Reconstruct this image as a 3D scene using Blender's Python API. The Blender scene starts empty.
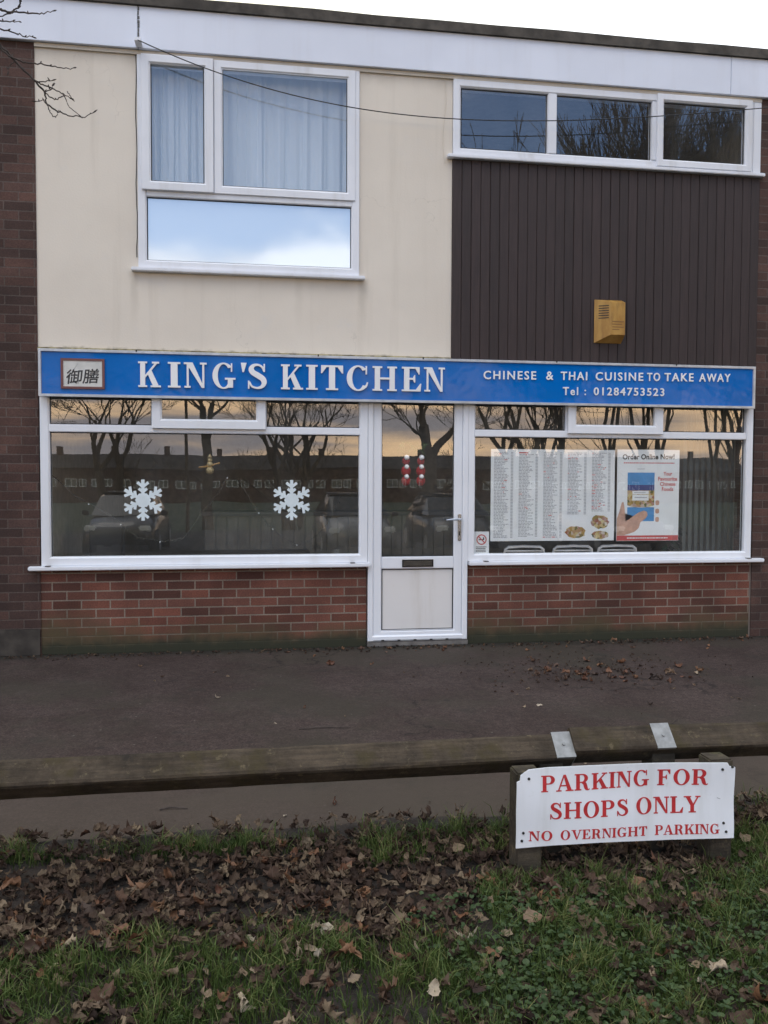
import bpy, bmesh, math, random
import numpy as np
from mathutils import Vector, Matrix, noise as mnoise
random.seed(7); rng = np.random.default_rng(11)
S = bpy.context.scene
C = S.collection

# ------------------------------------------------------------------ camera
F_PX, YAW, PITCH, ROLL = 857.3, .154876, -.039937, .003865
CAM = Vector((0, -7.2, 1.44))
cy, sy, cp, sp = math.cos(YAW), math.sin(YAW), math.cos(PITCH), math.sin(PITCH)
fwd = Vector((sy*cp, cy*cp, sp)); rgt = Vector((cy, -sy, 0)); up = rgt.cross(fwd)
rgt, up = math.cos(ROLL)*rgt + math.sin(ROLL)*up, -math.sin(ROLL)*rgt + math.cos(ROLL)*up
cam_d = bpy.data.cameras.new('camera')
cam = bpy.data.objects.new('camera', cam_d); C.objects.link(cam)
M4 = Matrix((rgt, up, -fwd)).transposed().to_4x4(); M4.translation = CAM
cam.matrix_world = M4
cam_d.sensor_fit = 'VERTICAL'; cam_d.sensor_height = 24.0
cam_d.lens = 24.0*F_PX/1024.0
cam_d.clip_start = .05; cam_d.clip_end = 2000
S.camera = cam
S.render.resolution_x, S.render.resolution_y = 768, 1024
S.render.engine = 'CYCLES'
S.cycles.max_bounces = 8; S.cycles.transparent_max_bounces = 12
S.cycles.use_denoising = True
S.view_settings.view_transform = 'Standard'; S.view_settings.look = 'None'
S.view_settings.gamma = 1; S.view_settings.exposure = .25; S.view_settings.use_curve_mapping = False

# ------------------------------------------------------------------ node helpers
def lnk(nt, src, sock):
    if src is None: return
    if isinstance(src, tuple) and hasattr(src[0], 'outputs'): nt.links.new(src[0].outputs[src[1]], sock)
    elif hasattr(src, 'outputs'): nt.links.new(src.outputs[0], sock)
    else:
        if sock.type == 'RGBA' and len(src) == 3: src = (*src, 1)
        sock.default_value = src
def N(nt, t, ins=None, **props):
    n = nt.nodes.new('ShaderNode'+t)
    for k, v in props.items(): setattr(n, k, v)
    for k, v in (ins or {}).items():
        lnk(nt, v, n.inputs[k])
    return n
def MA(nt, op, a, b=None, c=None, clamp=False):
    n = nt.nodes.new('ShaderNodeMath'); n.operation = op; n.use_clamp = clamp
    for i, v in enumerate((a, b, c)):
        if v is not None: lnk(nt, v, n.inputs[i])
    return n
def MR(nt, v, a, b, c=0., d=1., smooth=True):
    n = nt.nodes.new('ShaderNodeMapRange'); n.interpolation_type = 'SMOOTHSTEP' if smooth else 'LINEAR'
    for i, x in enumerate((v, a, b, c, d)): lnk(nt, x, n.inputs[i])
    return n
def MIX(nt, f, a, b, mode='MIX'):
    n = nt.nodes.new('ShaderNodeMix'); n.data_type = 'RGBA'; n.blend_type = mode
    lnk(nt, f, n.inputs[0]); lnk(nt, a, n.inputs[6]); lnk(nt, b, n.inputs[7])
    return (n, 2)
def RAMP(nt, f, stops):
    n = nt.nodes.new('ShaderNodeValToRGB'); e = n.color_ramp.elements
    while len(e) < len(stops): e.new(.5)
    for i, (p, c) in enumerate(stops): e[i].position = p; e[i].color = (*c, 1)
    lnk(nt, f, n.inputs[0]); return n
def OBJ(nt): return (nt.nodes.new('ShaderNodeTexCoord'), 'Object')
def NZ(nt, vec, scale, detail=4, rough=.55, out=0, dist=0):
    return (N(nt, 'TexNoise', {'Vector': vec, 'Scale': scale, 'Detail': detail, 'Roughness': rough, 'Distortion': dist}), out)
def SCL(nt, vec, s, loc=(0, 0, 0)):
    return N(nt, 'Mapping', {'Vector': vec, 'Scale': s, 'Location': loc})
def newmat(name):
    m = bpy.data.materials.new(name); m.use_nodes = True
    nt = m.node_tree; b = nt.nodes['Principled BSDF']
    return m, nt, b
def bump(nt, b, h, strength=.3, dist=.01):
    n = N(nt, 'Bump', {'Height': h, 'Strength': strength, 'Distance': dist}); lnk(nt, n, b.inputs['Normal'])
def simple(name, col, rough=.6, metal=0, var=.12, scale=12., bmp=0, spec=None, coat=0):
    m, nt, b = newmat(name)
    o = OBJ(nt)
    f = MR(nt, NZ(nt, o, scale), .3, .7, 1-var, 1+var*.6)
    c = MIX(nt, 1., col, f, 'MULTIPLY')
    lnk(nt, c, b.inputs['Base Color']); b.inputs['Roughness'].default_value = rough; b.inputs['Metallic'].default_value = metal
    if spec is not None: b.inputs['Specular IOR Level'].default_value = spec
    if coat: b.inputs['Coat Weight'].default_value = coat; b.inputs['Coat Roughness'].default_value = .05
    if bmp: bump(nt, b, NZ(nt, o, scale*4), bmp, .005)
    return m

# ------------------------------------------------------------------ sky and sun
SUN_EL, SUN_AZ = math.radians(58), math.radians(215)      # azimuth clockwise from +Y (the sun is behind the camera, to the left)
W = bpy.data.worlds.new('World'); S.world = W; W.use_nodes = True
nt = W.node_tree; nt.nodes.clear()
out = N(nt, 'OutputWorld'); bg = N(nt, 'Background', {'Strength': .1})
nt.links.new(bg.outputs[0], out.inputs[0])
sky = N(nt, 'TexSky', sky_type='NISHITA'); sky.sun_disc = False
sky.sun_elevation = SUN_EL; sky.sun_rotation = SUN_AZ; sky.air_density = 1.2; sky.dust_density = 1.5
tc = (N(nt, 'TexCoord'), 'Generated')
sep = N(nt, 'SeparateXYZ', {0: tc}); Xd, Yd, Zd = (sep, 0), (sep, 1), (sep, 2)
strk = NZ(nt, SCL(nt, tc, (1, 1, 10), (3.1, 1.7, .4)), 2.6, 6, .55)
puff = NZ(nt, SCL(nt, tc, (1, 1, 2.2), (1.3, .4, 2.)), 3.4, 7, .55, dist=.3)
low = MR(nt, Zd, .20, .275, .45, -.12)
high = MR(nt, Zd, .44, .58, 0., .42)
front = MR(nt, Yd, -.1, .35, 0., .5)
cov = MA(nt, 'ADD', MA(nt, 'ADD', MA(nt, 'ADD', puff, low), high), front)
cmask = MR(nt, cov, .45, .70)
streak = MR(nt, strk, .36, .60)
warm = MIX(nt, streak, (9.5, 8.8, 9.0), (36, 24.5, 14))
grey = MIX(nt, MR(nt, puff, .35, .65), (8.0, 8.6, 9.9), (13.9, 14.9, 16.3))
ccol = MIX(nt, MR(nt, Zd, .07, .17), warm, grey)
frontc = MIX(nt, MR(nt, Xd, -.3, .5), (13, 12.4, 8.6), (15, 15.6, 16.4))
ccol = MIX(nt, MR(nt, Yd, 0., .4), ccol, frontc)
blue = MIX(nt, 1., (sky, 0), (1.2, 1.38, 1.65), 'MULTIPLY')
lnk(nt, MIX(nt, cmask, blue, ccol), bg.inputs[0])

sd = bpy.data.lights.new('sun', 'SUN'); sd.energy = .7; sd.angle = math.radians(30); sd.color = (1, .94, .86)
sun = bpy.data.objects.new('sun', sd); C.objects.link(sun)
sdir = Vector((math.sin(SUN_AZ)*math.cos(SUN_EL), math.cos(SUN_AZ)*math.cos(SUN_EL), math.sin(SUN_EL)))
sun.rotation_euler = sdir.to_track_quat('Z', 'Y').to_euler(); sun.location = sdir*60

# ------------------------------------------------------------------ mesh helpers
class MB:
    def __init__(s): s.v = []; s.f = []; s.m = []
    def add(s, vs, fs, mi=0):
        o = len(s.v); s.v += [tuple(p) for p in vs]; s.f += [tuple(i+o for i in f) for f in fs]; s.m += [mi]*len(fs)
        return s
    def box(s, x0, x1, y0, y1, z0, z1, bev=0., mi=0):
        if bev <= 0:
            v = [(x, y, z) for z in (z0, z1) for y in (y0, y1) for x in (x0, x1)]
            return s.add(v, [(0,2,3,1),(4,5,7,6),(0,1,5,4),(2,6,7,3),(0,4,6,2),(1,3,7,5)], mi)
        bm = bmesh.new(); bmesh.ops.create_cube(bm, size=1)
        for v in bm.verts: v.co = ((x0+x1)/2+v.co.x*(x1-x0), (y0+y1)/2+v.co.y*(y1-y0), (z0+z1)/2+v.co.z*(z1-z0))
        bmesh.ops.bevel(bm, geom=bm.edges[:], offset=bev, segments=2, affect='EDGES')
        s.bm(bm, mi); return s
    def bm(s, bm, mi=0, fn=None):
        bm.verts.index_update()
        s.add([fn(v.co) if fn else v.co[:] for v in bm.verts], [[v.index for v in f.verts] for f in bm.faces], mi); bm.free()
    def tube(s, pts, rad, n=6, mi=0, cap=True):
        pts = [Vector(p) for p in pts]; k = len(pts)
        rad = rad if isinstance(rad, (list, tuple)) else [rad]*k
        vs = []; ref = Vector((0, 0, 1))
        for i, p in enumerate(pts):
            t = (pts[min(i+1, k-1)]-pts[max(i-1, 0)])
            t = t.normalized() if t.length > 1e-9 else Vector((0, 0, 1))
            a = t.cross(ref)
            if a.length < .15: a = t.cross(Vector((1, 0, 0)))
            a.normalize(); b = t.cross(a)
            for j in range(n):
                q = 2*math.pi*j/n
                vs.append(p+(a*math.cos(q)+b*math.sin(q))*rad[i])
        fs = [(i*n+j, (i+1)*n+j, (i+1)*n+(j+1) % n, i*n+(j+1) % n) for i in range(k-1) for j in range(n)]
        if cap: fs += [tuple(range(n))[::1], tuple(range((k-1)*n, k*n))[::-1]]
        return s.add(vs, fs, mi)
    def ring(s, x0, x1, z0, z1, prof, mi=0):
        """frame of mitred bars: prof is a closed list of (inset, y)"""
        vs = []
        for ins, y in prof:
            vs += [(x0+ins, y, z0+ins), (x1-ins, y, z0+ins), (x1-ins, y, z1-ins), (x0+ins, y, z1-ins)]
        k = len(prof); fs = []
        for i in range(k):
            a, b = i*4, ((i+1) % k)*4
            for j in range(4):
                j2 = (j+1) % 4; fs.append((a+j, b+j, b+j2, a+j2))
        return s.add(vs, fs, mi)
    def prism(s, poly, y0, y1, mi=0):
        """poly in (x,z), extruded between y0 (front) and y1"""
        k = len(poly)
        vs = [(x, y0, z) for x, z in poly]+[(x, y1, z) for x, z in poly]
        fs = [tuple(range(k)), tuple(range(2*k-1, k-1, -1))]+[(i, i+k, (i+1) % k+k, (i+1) % k) for i in range(k)]
        return s.add(vs, fs, mi)
    def build(s, name, mats, parent=None, smooth=False, loc=None):
        me = bpy.data.meshes.new(name); me.from_pydata(s.v, [], s.f)
        for m in (mats if isinstance(mats, (list, tuple)) else [mats]): me.materials.append(m)
        me.polygons.foreach_set('material_index', s.m)
        bm = bmesh.new(); bm.from_mesh(me); bmesh.ops.recalc_face_normals(bm, faces=bm.faces[:]); bm.to_mesh(me); bm.free()
        if smooth: me.polygons.foreach_set('use_smooth', [True]*len(me.polygons))
        o = bpy.data.objects.new(name, me); C.objects.link(o)
        if parent is not None:
            o.parent = parent
            b = base(parent)
            o.location = -b if loc is None else loc
        elif loc is not None: o.location = loc
        return o
def base(o):
    v = Vector((0, 0, 0))
    while o is not None: v += o.location; o = o.parent
    return v
def tag(o, label=None, cat=None, group=None, kind=None):
    if label: o['label'] = label
    if cat: o['category'] = cat
    if group: o['group'] = group
    if kind: o['kind'] = kind
    return o
def thing(name, label, cat, loc=(0, 0, 0), group=None):
    o = bpy.data.objects.new(name, None); C.objects.link(o); o.location = loc; o.empty_display_size = .1
    return tag(o, label, cat, group)
def copy_tree(o, parent=None):
    c = o.copy(); C.objects.link(c)
    if parent is not None: c.parent = parent
    for ch in o.children: copy_tree(ch, c)
    return c

# ------------------------------------------------------------------ materials
def brick_mat(name, c1, c2, mortar, msize=.010, algae=0., dark=0., contrast=.5):
    m, nt, b = newmat(name)
    o = OBJ(nt); s = N(nt, 'SeparateXYZ', {0: o})
    uv = N(nt, 'CombineXYZ', {0: MA(nt, 'ADD', (s, 0), (s, 1)), 1: (s, 2), 2: 0.})
    wob = NZ(nt, o, 35, 3); 
    uvw = N(nt, 'VectorMath', {0: uv, 1: N(nt, 'VectorMath', {0: (wob[0], 1), 1: (.0035,)*3}, operation='MULTIPLY')}, operation='ADD')
    br = N(nt, 'TexBrick', {'Vector': uvw, 'Color1': c1, 'Color2': c2, 'Mortar': mortar, 'Scale': 1., 'Mortar Size': msize/2, 'Mortar Smooth': .25, 'Bias': -.1, 'Brick Width': .225, 'Row Height': .0735}, offset=.5)
    # a second brick of another tone, picked at random per brick by a coarse snapped noise
    sx = MA(nt, 'FLOOR', MA(nt, 'DIVIDE', (s, 2), .0735))
    cell = N(nt, 'CombineXYZ', {0: MA(nt, 'FLOOR', MA(nt, 'DIVIDE', MA(nt, 'ADD', MA(nt, 'ADD', (s, 0), (s, 1)), MA(nt, 'MULTIPLY', MA(nt, 'SUBTRACT', 1., MA(nt, 'MODULO', sx, 2.)), .1125)), .225)), 1: sx, 2: 0.})
    wn = N(nt, 'TexWhiteNoise', {'Vector': cell}, noise_dimensions='3D')
    tone = MR(nt, (wn, 0), 0, 1, 1-contrast, 1+contrast*.5, False)
    bc = MIX(nt, 1., (br, 0), tone, 'MULTIPLY')
    col = MIX(nt, (br, 1), bc, (br, 0))
    fine = MR(nt, NZ(nt, o, 90, 5, .7), .25, .75, .7, 1.25)
    col = MIX(nt, 1., col, fine, 'MULTIPLY')
    blot = MR(nt, NZ(nt, o, 2.3, 5), .35, .7, .72, 1.15)
    col = MIX(nt, 1., col, blot, 'MULTIPLY')
    if algae:
        hz = MA(nt, 'ADD', (s, 2), MA(nt, 'MULTIPLY', MA(nt, 'SUBTRACT', NZ(nt, SCL(nt, o, (1, 1, .4)), 3.5, 5), .5), .45))
        hz = MA(nt, 'SUBTRACT', hz, MR(nt, (s, 0), -1.6, -.5, .10, .0)); f = MR(nt, hz, .02, .30, algae, 0.)
        col = MIX(nt, f, col, (.072, .056, .027))
        f2 = MR(nt, MA(nt, 'ADD', (s, 2), MA(nt, 'MULTIPLY', MA(nt, 'SUBTRACT', NZ(nt, o, 9, 4), .5), .14)), .04, .15, .92, 0.)
        col = MIX(nt, f2, col, (.022, .026, .014))
    lnk(nt, col, b.inputs['Base Color'])
    b.inputs['Roughness'].default_value = .9
    h = MA(nt, 'ADD', MA(nt, 'MULTIPLY', (br, 1), -1.), MA(nt, 'MULTIPLY', NZ(nt, o, 120, 4), .35))
    bump(nt, b, h, .55, .006)
    return m
M = {}
M['brick_red'] = brick_mat('red_brick', (.165, .058, .038), (.120, .050, .036), (.215, .175, .14), msize=.012, algae=.9)
M['brick_dark'] = brick_mat('dark_brick', (.090, .046, .036), (.064, .037, .031), (.098, .074, .064), contrast=.4)
def render_mat():
    m, nt, b = newmat('cream_render'); o = OBJ(nt); s = N(nt, 'SeparateXYZ', {0: o})
    n1 = MR(nt, NZ(nt, o, 1.1, 5), .3, .7, 0, 1)
    c = MIX(nt, n1, (.66, .60, .52), (.72, .66, .575))
    st = NZ(nt, SCL(nt, o, (1, 1, .06)), 7, 5, .6)
    c = MIX(nt, MR(nt, st, .52, .78, 0, .22), c, (.40, .34, .27))
    c = MIX(nt, MR(nt, NZ(nt, o, 26, 6, .7), .60, .80, 0, .25), c, (.42, .37, .31))
    # weathered mossy bottom edge just above the shop sign, uneven darker band towards the top
    e = MA(nt, 'ADD', (s, 2), MA(nt, 'MULTIPLY', MA(nt, 'SUBTRACT', NZ(nt, o, 14, 5), .5), .10))
    c = MIX(nt, MR(nt, e, 2.43, 2.485, .9, 0), c, (.13, .115, .06))
    e2 = MA(nt, 'ADD', (s, 2), MA(nt, 'MULTIPLY', MA(nt, 'SUBTRACT', NZ(nt, SCL(nt, o, (1, 1, .2)), 9, 5), .5), .25))
    c = MIX(nt, MR(nt, e2, 4.66, 4.86, 0, .28), c, (.33, .29, .23))
    # dirt runs below both ends of the window sill, hairline cracks
    for xr in (-.92, .935, .40):
        wx = MA(nt, 'ABSOLUTE', MA(nt, 'ADD', MA(nt, 'SUBTRACT', (s, 0), xr), MA(nt, 'MULTIPLY', MA(nt, 'SUBTRACT', NZ(nt, o, 9, 4), .5), .05)))
        run = MA(nt, 'MULTIPLY', MR(nt, wx, .008, .05, 1, 0), MA(nt, 'MULTIPLY', MR(nt, (s, 2), 2.55, 3.05, 0, 1), MR(nt, (s, 2), 3.09, 3.10, 1, 0)))
        c = MIX(nt, MA(nt, 'MULTIPLY', run, (.26 if xr != .40 else .12)), c, (.30, .26, .20))
    vc = N(nt, 'TexVoronoi', {'Vector': N(nt, 'VectorMath', {0: o, 1: N(nt, 'VectorMath', {0: (NZ(nt, o, 5, 4)[0], 1), 1: (.35,)*3}, operation='MULTIPLY')}, operation='ADD'), 'Scale': .8}, feature='DISTANCE_TO_EDGE')
    c = MIX(nt, MA(nt, 'MULTIPLY', MR(nt, (vc, 0), .0, .0035, 1, 0), MR(nt, NZ(nt, o, 1.4, 2), .5, .6, 0, .2)), c, (.28, .25, .21))
    c = MIX(nt, MR(nt, NZ(nt, o, 3.2, 6, .7), .55, .75, 0, .35), c, (.62, .60, .58))
    lnk(nt, c, b.inputs['Base Color']); b.inputs['Roughness'].default_value = .85
    bump(nt, b, NZ(nt, o, 70, 4), .25, .004)
    return m
M['render'] = render_mat()
def clad_mat():
    m, nt, b = newmat('dark_stained_boards'); o = OBJ(nt); s = N(nt, 'SeparateXYZ', {0: o})
    idx = MA(nt, 'FLOOR', MA(nt, 'DIVIDE', MA(nt, 'SUBTRACT', (s, 0), 1.697), .0831))
    wn = N(nt, 'TexWhiteNoise', {'W': idx}, noise_dimensions='1D')
    g = NZ(nt, SCL(nt, o, (28, 28, 1.1)), 3., 6, .65)
    c = MIX(nt, MR(nt, g, .3, .7), (.019, .0105, .0100), (.035, .0205, .0195))
    c = MIX(nt, 1., c, MR(nt, (wn, 0), 0, 1, .82, 1.14, False), 'MULTIPLY')
    c = MIX(nt, MR(nt, NZ(nt, SCL(nt, o, (1, 1, .12)), 8, 5), .55, .8, 0, .3), c, (.050, .034, .034))
    lnk(nt, c, b.inputs['Base Color']); b.inputs['Roughness'].default_value = .62
    bump(nt, b, g, .15, .003); return m
M['clad'] = clad_mat()
def white_mat(name, col, dirt, rough=.35, streak=.25):
    m, nt, b = newmat(name); o = OBJ(nt)
    st = NZ(nt, SCL(nt, o, (1, 1, .10)), 6, 5, .6)
    c = MIX(nt, MR(nt, st, .50, .78, 0, streak), col, dirt)
    c = MIX(nt, MR(nt, NZ(nt, o, 30, 5, .7), .60, .82, 0, streak*.8), c, dirt)
    c = MIX(nt, 1., c, MR(nt, NZ(nt, o, 1.5, 3), .3, .7, .93, 1.0), 'MULTIPLY')
    lnk(nt, c, b.inputs['Base Color']); b.inputs['Roughness'].default_value = rough
    return m
M['upvc'] = white_mat('white_plastic_frame', (.77, .80, .85), (.50, .48, .45), .35, .2)
M['upvc_old'] = white_mat('weathered_white_frame', (.75, .77, .82), (.42, .39, .34), .45, .35)
M['fascia'] = white_mat('white_painted_fascia', (.72, .76, .86), (.56, .56, .60), .5, .25)
M['felt'] = simple('grey_roof_edge_felt', (.075, .066, .056), .9, var=.4, scale=9, bmp=.3)
M['door_panel'] = white_mat('white_door_panel', (.70, .69, .68), (.45, .40, .33), .4, .35)
M['gasket'] = simple('black_rubber_gasket', (.02, .02, .022), .6)
M['alu'] = simple('dull_aluminium', (.52, .54, .57), .42, .55, .15, 14)
M['galv'] = simple('galvanised_strap', (.27, .275, .275), .55, .35, .22, 30)
M['chrome'] = simple('satin_chrome', (.62, .63, .65), .22, .9, .05)
M['iron'] = simple('blackened_letterbox_metal', (.035, .033, .03), .4, .6, .3, 30)

def glass_mat(name, tint, base=.10, ior=1.55, wob=.02, film=None):
    m, nt, b = newmat(name); nt.nodes.remove(b); o = OBJ(nt)
    outn = nt.nodes['Material Output']
    bm = N(nt, 'Bump', {'Height': NZ(nt, o, 1.6, 1), 'Strength': wob, 'Distance': .05})
    gl = N(nt, 'BsdfGlossy', {'Color': (.97, .98, 1.), 'Roughness': 0., 'Normal': bm})
    tr = N(nt, 'BsdfTransparent', {'Color': tint})
    fr = MA(nt, 'ADD', N(nt, 'Fresnel', {'IOR': ior}), base, clamp=True)
    smear = MR(nt, NZ(nt, SCL(nt, o, (1, 1, .5)), 2.2, 5), .3, .75, .008, .035)
    di = N(nt, 'BsdfDiffuse', {'Color': (.6, .62, .62)})
    inner = N(nt, 'MixShader', {0: smear, 1: tr, 2: di}) if film is None else N(nt, 'BsdfDiffuse', {'Color': film})
    geo = N(nt, 'NewGeometry'); fr = MA(nt, 'MULTIPLY', fr, MA(nt, 'SUBTRACT', 1., (geo, 'Backfacing')))   # one reflection per pane: its outer face
    mx = N(nt, 'MixShader', {0: fr, 1: inner, 2: gl}); nt.links.new(mx.outputs[0], outn.inputs[0])
    return m
M['glass'] = glass_mat('shop_window_glass', (.985, .99, .985), base=.095)
M['glass_up'] = glass_mat('upstairs_window_glass', (.985, .99, .995), base=.10)
M['glass_film'] = glass_mat('mirrored_spandrel_glass', (1, 1, 1), base=.34, film=(.56, .62, .66))

def face_blue():
    m, nt, b = newmat('blue_sign_face'); o = OBJ(nt)
    c = MIX(nt, MR(nt, NZ(nt, o, 1.7, 4), .3, .7), (.001, .118, .42), (.002, .142, .50))
    c = MIX(nt, MR(nt, NZ(nt, SCL(nt, o, (1, 1, .25)), 9, 5), .58, .8, 0, .25), c, (.02, .13, .40))
    lnk(nt, c, b.inputs['Base Color']); b.inputs['Roughness'].default_value = .05; b.inputs['IOR'].default_value = 1.30
    bump(nt, b, NZ(nt, o, 5, 2), .07, .03)
    return m
M['blue'] = face_blue()
M['letter_white'] = white_mat('white_letter_plastic', (.82, .83, .84), (.62, .61, .58), .35, .15)
M['plaque'] = simple('off_white_plaque', (.60, .60, .57), .45, var=.1)
M['plaque_red'] = simple('dark_red_plaque_border', (.15, .055, .05), .5)
M['ink'] = simple('black_ink', (.03, .028, .028), .5)
M['sign_white'] = white_mat('white_sign_board', (.82, .85, .90), (.42, .42, .36), .4, .42)
M['sign_red'] = simple('faded_red_lettering', (.50, .030, .035), .5, var=.15, scale=40)

def timber(name, ca, cb, moss):
    m, nt, b = newmat(name); o = OBJ(nt)
    g = NZ(nt, SCL(nt, o, (2.2, 30, 30)), 2.2, 6, .65)
    c = MIX(nt, MR(nt, g, .25, .75), ca, cb)
    c = MIX(nt, 1., c, MR(nt, NZ(nt, o, 5, 7, .75), .3, .7, .55, 1.35), 'MULTIPLY')
    c = MIX(nt, MR(nt, NZ(nt, o, 7, 6, .6), .50, .68, 0, .8), c, moss)
    c = MIX(nt, MR(nt, NZ(nt, o, 19, 6, .75), .56, .70, 0, .8), c, (.125, .10, .062))
    c = MIX(nt, MR(nt, NZ(nt, SCL(nt, o, (1, 1, 1), (5, 2, 1)), 11, 6, .7), .55, .72, 0, .8), c, (.022, .019, .016))
    lnk(nt, c, b.inputs['Base Color']); b.inputs['Roughness'].default_value = .9; b.inputs['Specular IOR Level'].default_value = .2
    bump(nt, b, MA(nt, 'ADD', g, NZ(nt, o, 60, 4)), .5, .006); return m
M['rail'] = timber('mossy_rail_timber', (.040, .032, .024), (.075, .057, .040), (.050, .040, .020))
M['post'] = timber('weathered_post_timber', (.040, .033, .026), (.070, .058, .042), (.058, .056, .026))

def asphalt(name, a, bcol, patch):
    m, nt, b = newmat(name); o = OBJ(nt); s = N(nt, 'SeparateXYZ', {0: o})
    c = MIX(nt, MR(nt, NZ(nt, o, 1.9, 8, .68), .36, .66), a, bcol)
    c = MIX(nt, 1., c, MR(nt, NZ(nt, o, 22, 6, .75), .3, .7, .70, 1.28), 'MULTIPLY')
    c = MIX(nt, 1., c, MR(nt, NZ(nt, o, 75, 4, .85), .3, .7, .45, 1.6), 'MULTIPLY')
    vo = N(nt, 'TexVoronoi', {'Vector': o, 'Scale': 110.})
    c = MIX(nt, MR(nt, (vo, 0), .0, .22, .8, 0), c, (.12, .105, .095))
    c = MIX(nt, MR(nt, NZ(nt, SCL(nt, o, (1, 1, 1), (9, 2, 0)), .9, 5, .6), .45, .62, 0, .6), c, (.048, .042, .031))
    c = MIX(nt, MR(nt, NZ(nt, SCL(nt, o, (1, 1, 1), (1, 8, 0)), 4.5, 6, .7), .58, .70, 0, .45), c, (.075, .060, .052))
    gum = N(nt, 'TexVoronoi', {'Vector': o, 'Scale': 2.6}); c = MIX(nt, MR(nt, (gum, 0), .055, .075, .55, 0), c, (.024, .021, .019))
    gum2 = N(nt, 'TexVoronoi', {'Vector': SCL(nt, o, (1, 1, 1), (.4, .7, 0)), 'Scale': 7.}); c = MIX(nt, MR(nt, (gum2, 0), .035, .055, .6, 0), c, (.16, .145, .13))
    crk = N(nt, 'TexVoronoi', {'Vector': N(nt, 'VectorMath', {0: o, 1: N(nt, 'VectorMath', {0: (NZ(nt, o, 3, 5)[0], 1), 1: (.5,)*3}, operation='MULTIPLY')}, operation='ADD'), 'Scale': .55}, feature='DISTANCE_TO_EDGE')
    c = MIX(nt, MA(nt, 'MULTIPLY', MR(nt, (crk, 0), .0, .007, 1, 0), MR(nt, NZ(nt, o, 1.1, 2), .48, .58, 0, .8)), c, (.014, .012, .011))
    # paler worn strip towards the verge, with an uneven border
    yy = MA(nt, 'ADD', (s, 1), MA(nt, 'MULTIPLY', MA(nt, 'SUBTRACT', NZ(nt, o, 2.2, 5), .5), .8))
    c = MIX(nt, MR(nt, yy, -2.95, -3.35, 0, .65), c, patch)
    c = MIX(nt, MR(nt, NZ(nt, SCL(nt, o, (3.2, .6, 1)), 1.4, 5, .6), .58, .72, 0, .32), c, patch)
    c = MIX(nt, MR(nt, NZ(nt, SCL(nt, o, (1, 1, 1), (4, 7, 0)), 2.7, 6, .65), .56, .72, 0, .5), c, (.030, .030, .024))
    # damp grime gathering along the foot of the wall
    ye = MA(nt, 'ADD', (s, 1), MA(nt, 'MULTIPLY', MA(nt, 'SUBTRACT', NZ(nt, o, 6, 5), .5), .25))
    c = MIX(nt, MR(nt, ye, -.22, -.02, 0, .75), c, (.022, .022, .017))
    lnk(nt, c, b.inputs['Base Color']); b.inputs['Roughness'].default_value = .9; b.inputs['Specular IOR Level'].default_value = .2
    bump(nt, b, NZ(nt, o, 160, 3, .7), .5, .004); return m
M['asphalt'] = asphalt('worn_asphalt', (.042, .029, .025), (.060, .043, .038), (.070, .055, .044))
M['tarmac'] = simple('car_park_tarmac', (.030, .028, .027), .9, var=.3, scale=3, bmp=.2)
def soil():
    m, nt, b = newmat('damp_leafy_soil'); o = OBJ(nt)
    c = MIX(nt, MR(nt, NZ(nt, o, 9, 6, .6), .35, .65), (.012, .0085, .007), (.032, .022, .017))
    c = MIX(nt, MR(nt, NZ(nt, o, 60, 5, .7), .5, .75, 0, .6), c, (.055, .038, .026))
    lnk(nt, c, b.inputs['Base Color']); b.inputs['Roughness'].default_value = .95
    bump(nt, b, NZ(nt, o, 40, 6, .7), .9, .02); return m
M['soil'] = soil()
M['field'] = simple('rough_grass_field', (.045, .06, .026), .95, var=.5, scale=.6, bmp=.4)
def rnd_ramp(name, stops, rough=.7, trans=0., nscale=25., namp=.35, bm_=0.):
    """colour picked per object at random, mottled by noise"""
    m, nt, b = newmat(name); o = OBJ(nt)
    ri = N(nt, 'ObjectInfo')
    f = MA(nt, 'ADD', (ri, 'Random'), MA(nt, 'MULTIPLY', MA(nt, 'SUBTRACT', NZ(nt, o, nscale, 4), .5), namp))
    r = RAMP(nt, f, stops)
    c = MIX(nt, 1., r, MR(nt, NZ(nt, o, nscale*4, 3), .3, .7, .75, 1.2), 'MULTIPLY')
    lnk(nt, c, b.inputs['Base Color']); b.inputs['Roughness'].default_value = rough
    if bm_: bump(nt, b, NZ(nt, o, nscale*3, 4), bm_, .003)
    return m
M['leaf'] = rnd_ramp('fallen_leaf_brown', [(0, (.034, .020, .014)), (.3, (.070, .039, .025)), (.55, (.120, .062, .034)), (.78, (.100, .060, .042)), (1, (.21, .135, .08))], .65, bm_=.4)
M['leaf_pale'] = rnd_ramp('fallen_leaf_pale', [(0, (.16, .115, .075)), (.5, (.28, .21, .14)), (1, (.42, .35, .26))], .75, bm_=.3)
M['leaf_rust'] = rnd_ramp('fallen_leaf_rust', [(0, (.10, .040, .022)), (.5, (.15, .065, .030)), (1, (.17, .085, .04))], .65, bm_=.3)
def attr_mat(name, ca, cb, cc, rough=.6, trans=.25):
    m, nt, b = newmat(name)
    at = N(nt, 'Attribute', attribute_name='tone')
    r = RAMP(nt, (at, 2), [(0, ca), (.5, cb), (1, cc)])
    lnk(nt, r, b.inputs['Base Color']); b.inputs['Roughness'].default_value = rough; b.inputs['Specular IOR Level'].default_value = .25
    if trans:
        outn = nt.nodes['Material Output']; tl = N(nt, 'BsdfTranslucent', {'Color': r})
        mx = N(nt, 'MixShader', {0: trans, 1: b, 2: tl}); nt.links.new(mx.outputs[0], outn.inputs[0])
    return m
M['grass'] = attr_mat('grass_blades', (.030, .052, .013), (.076, .116, .028), (.20, .19, .075))
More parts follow.
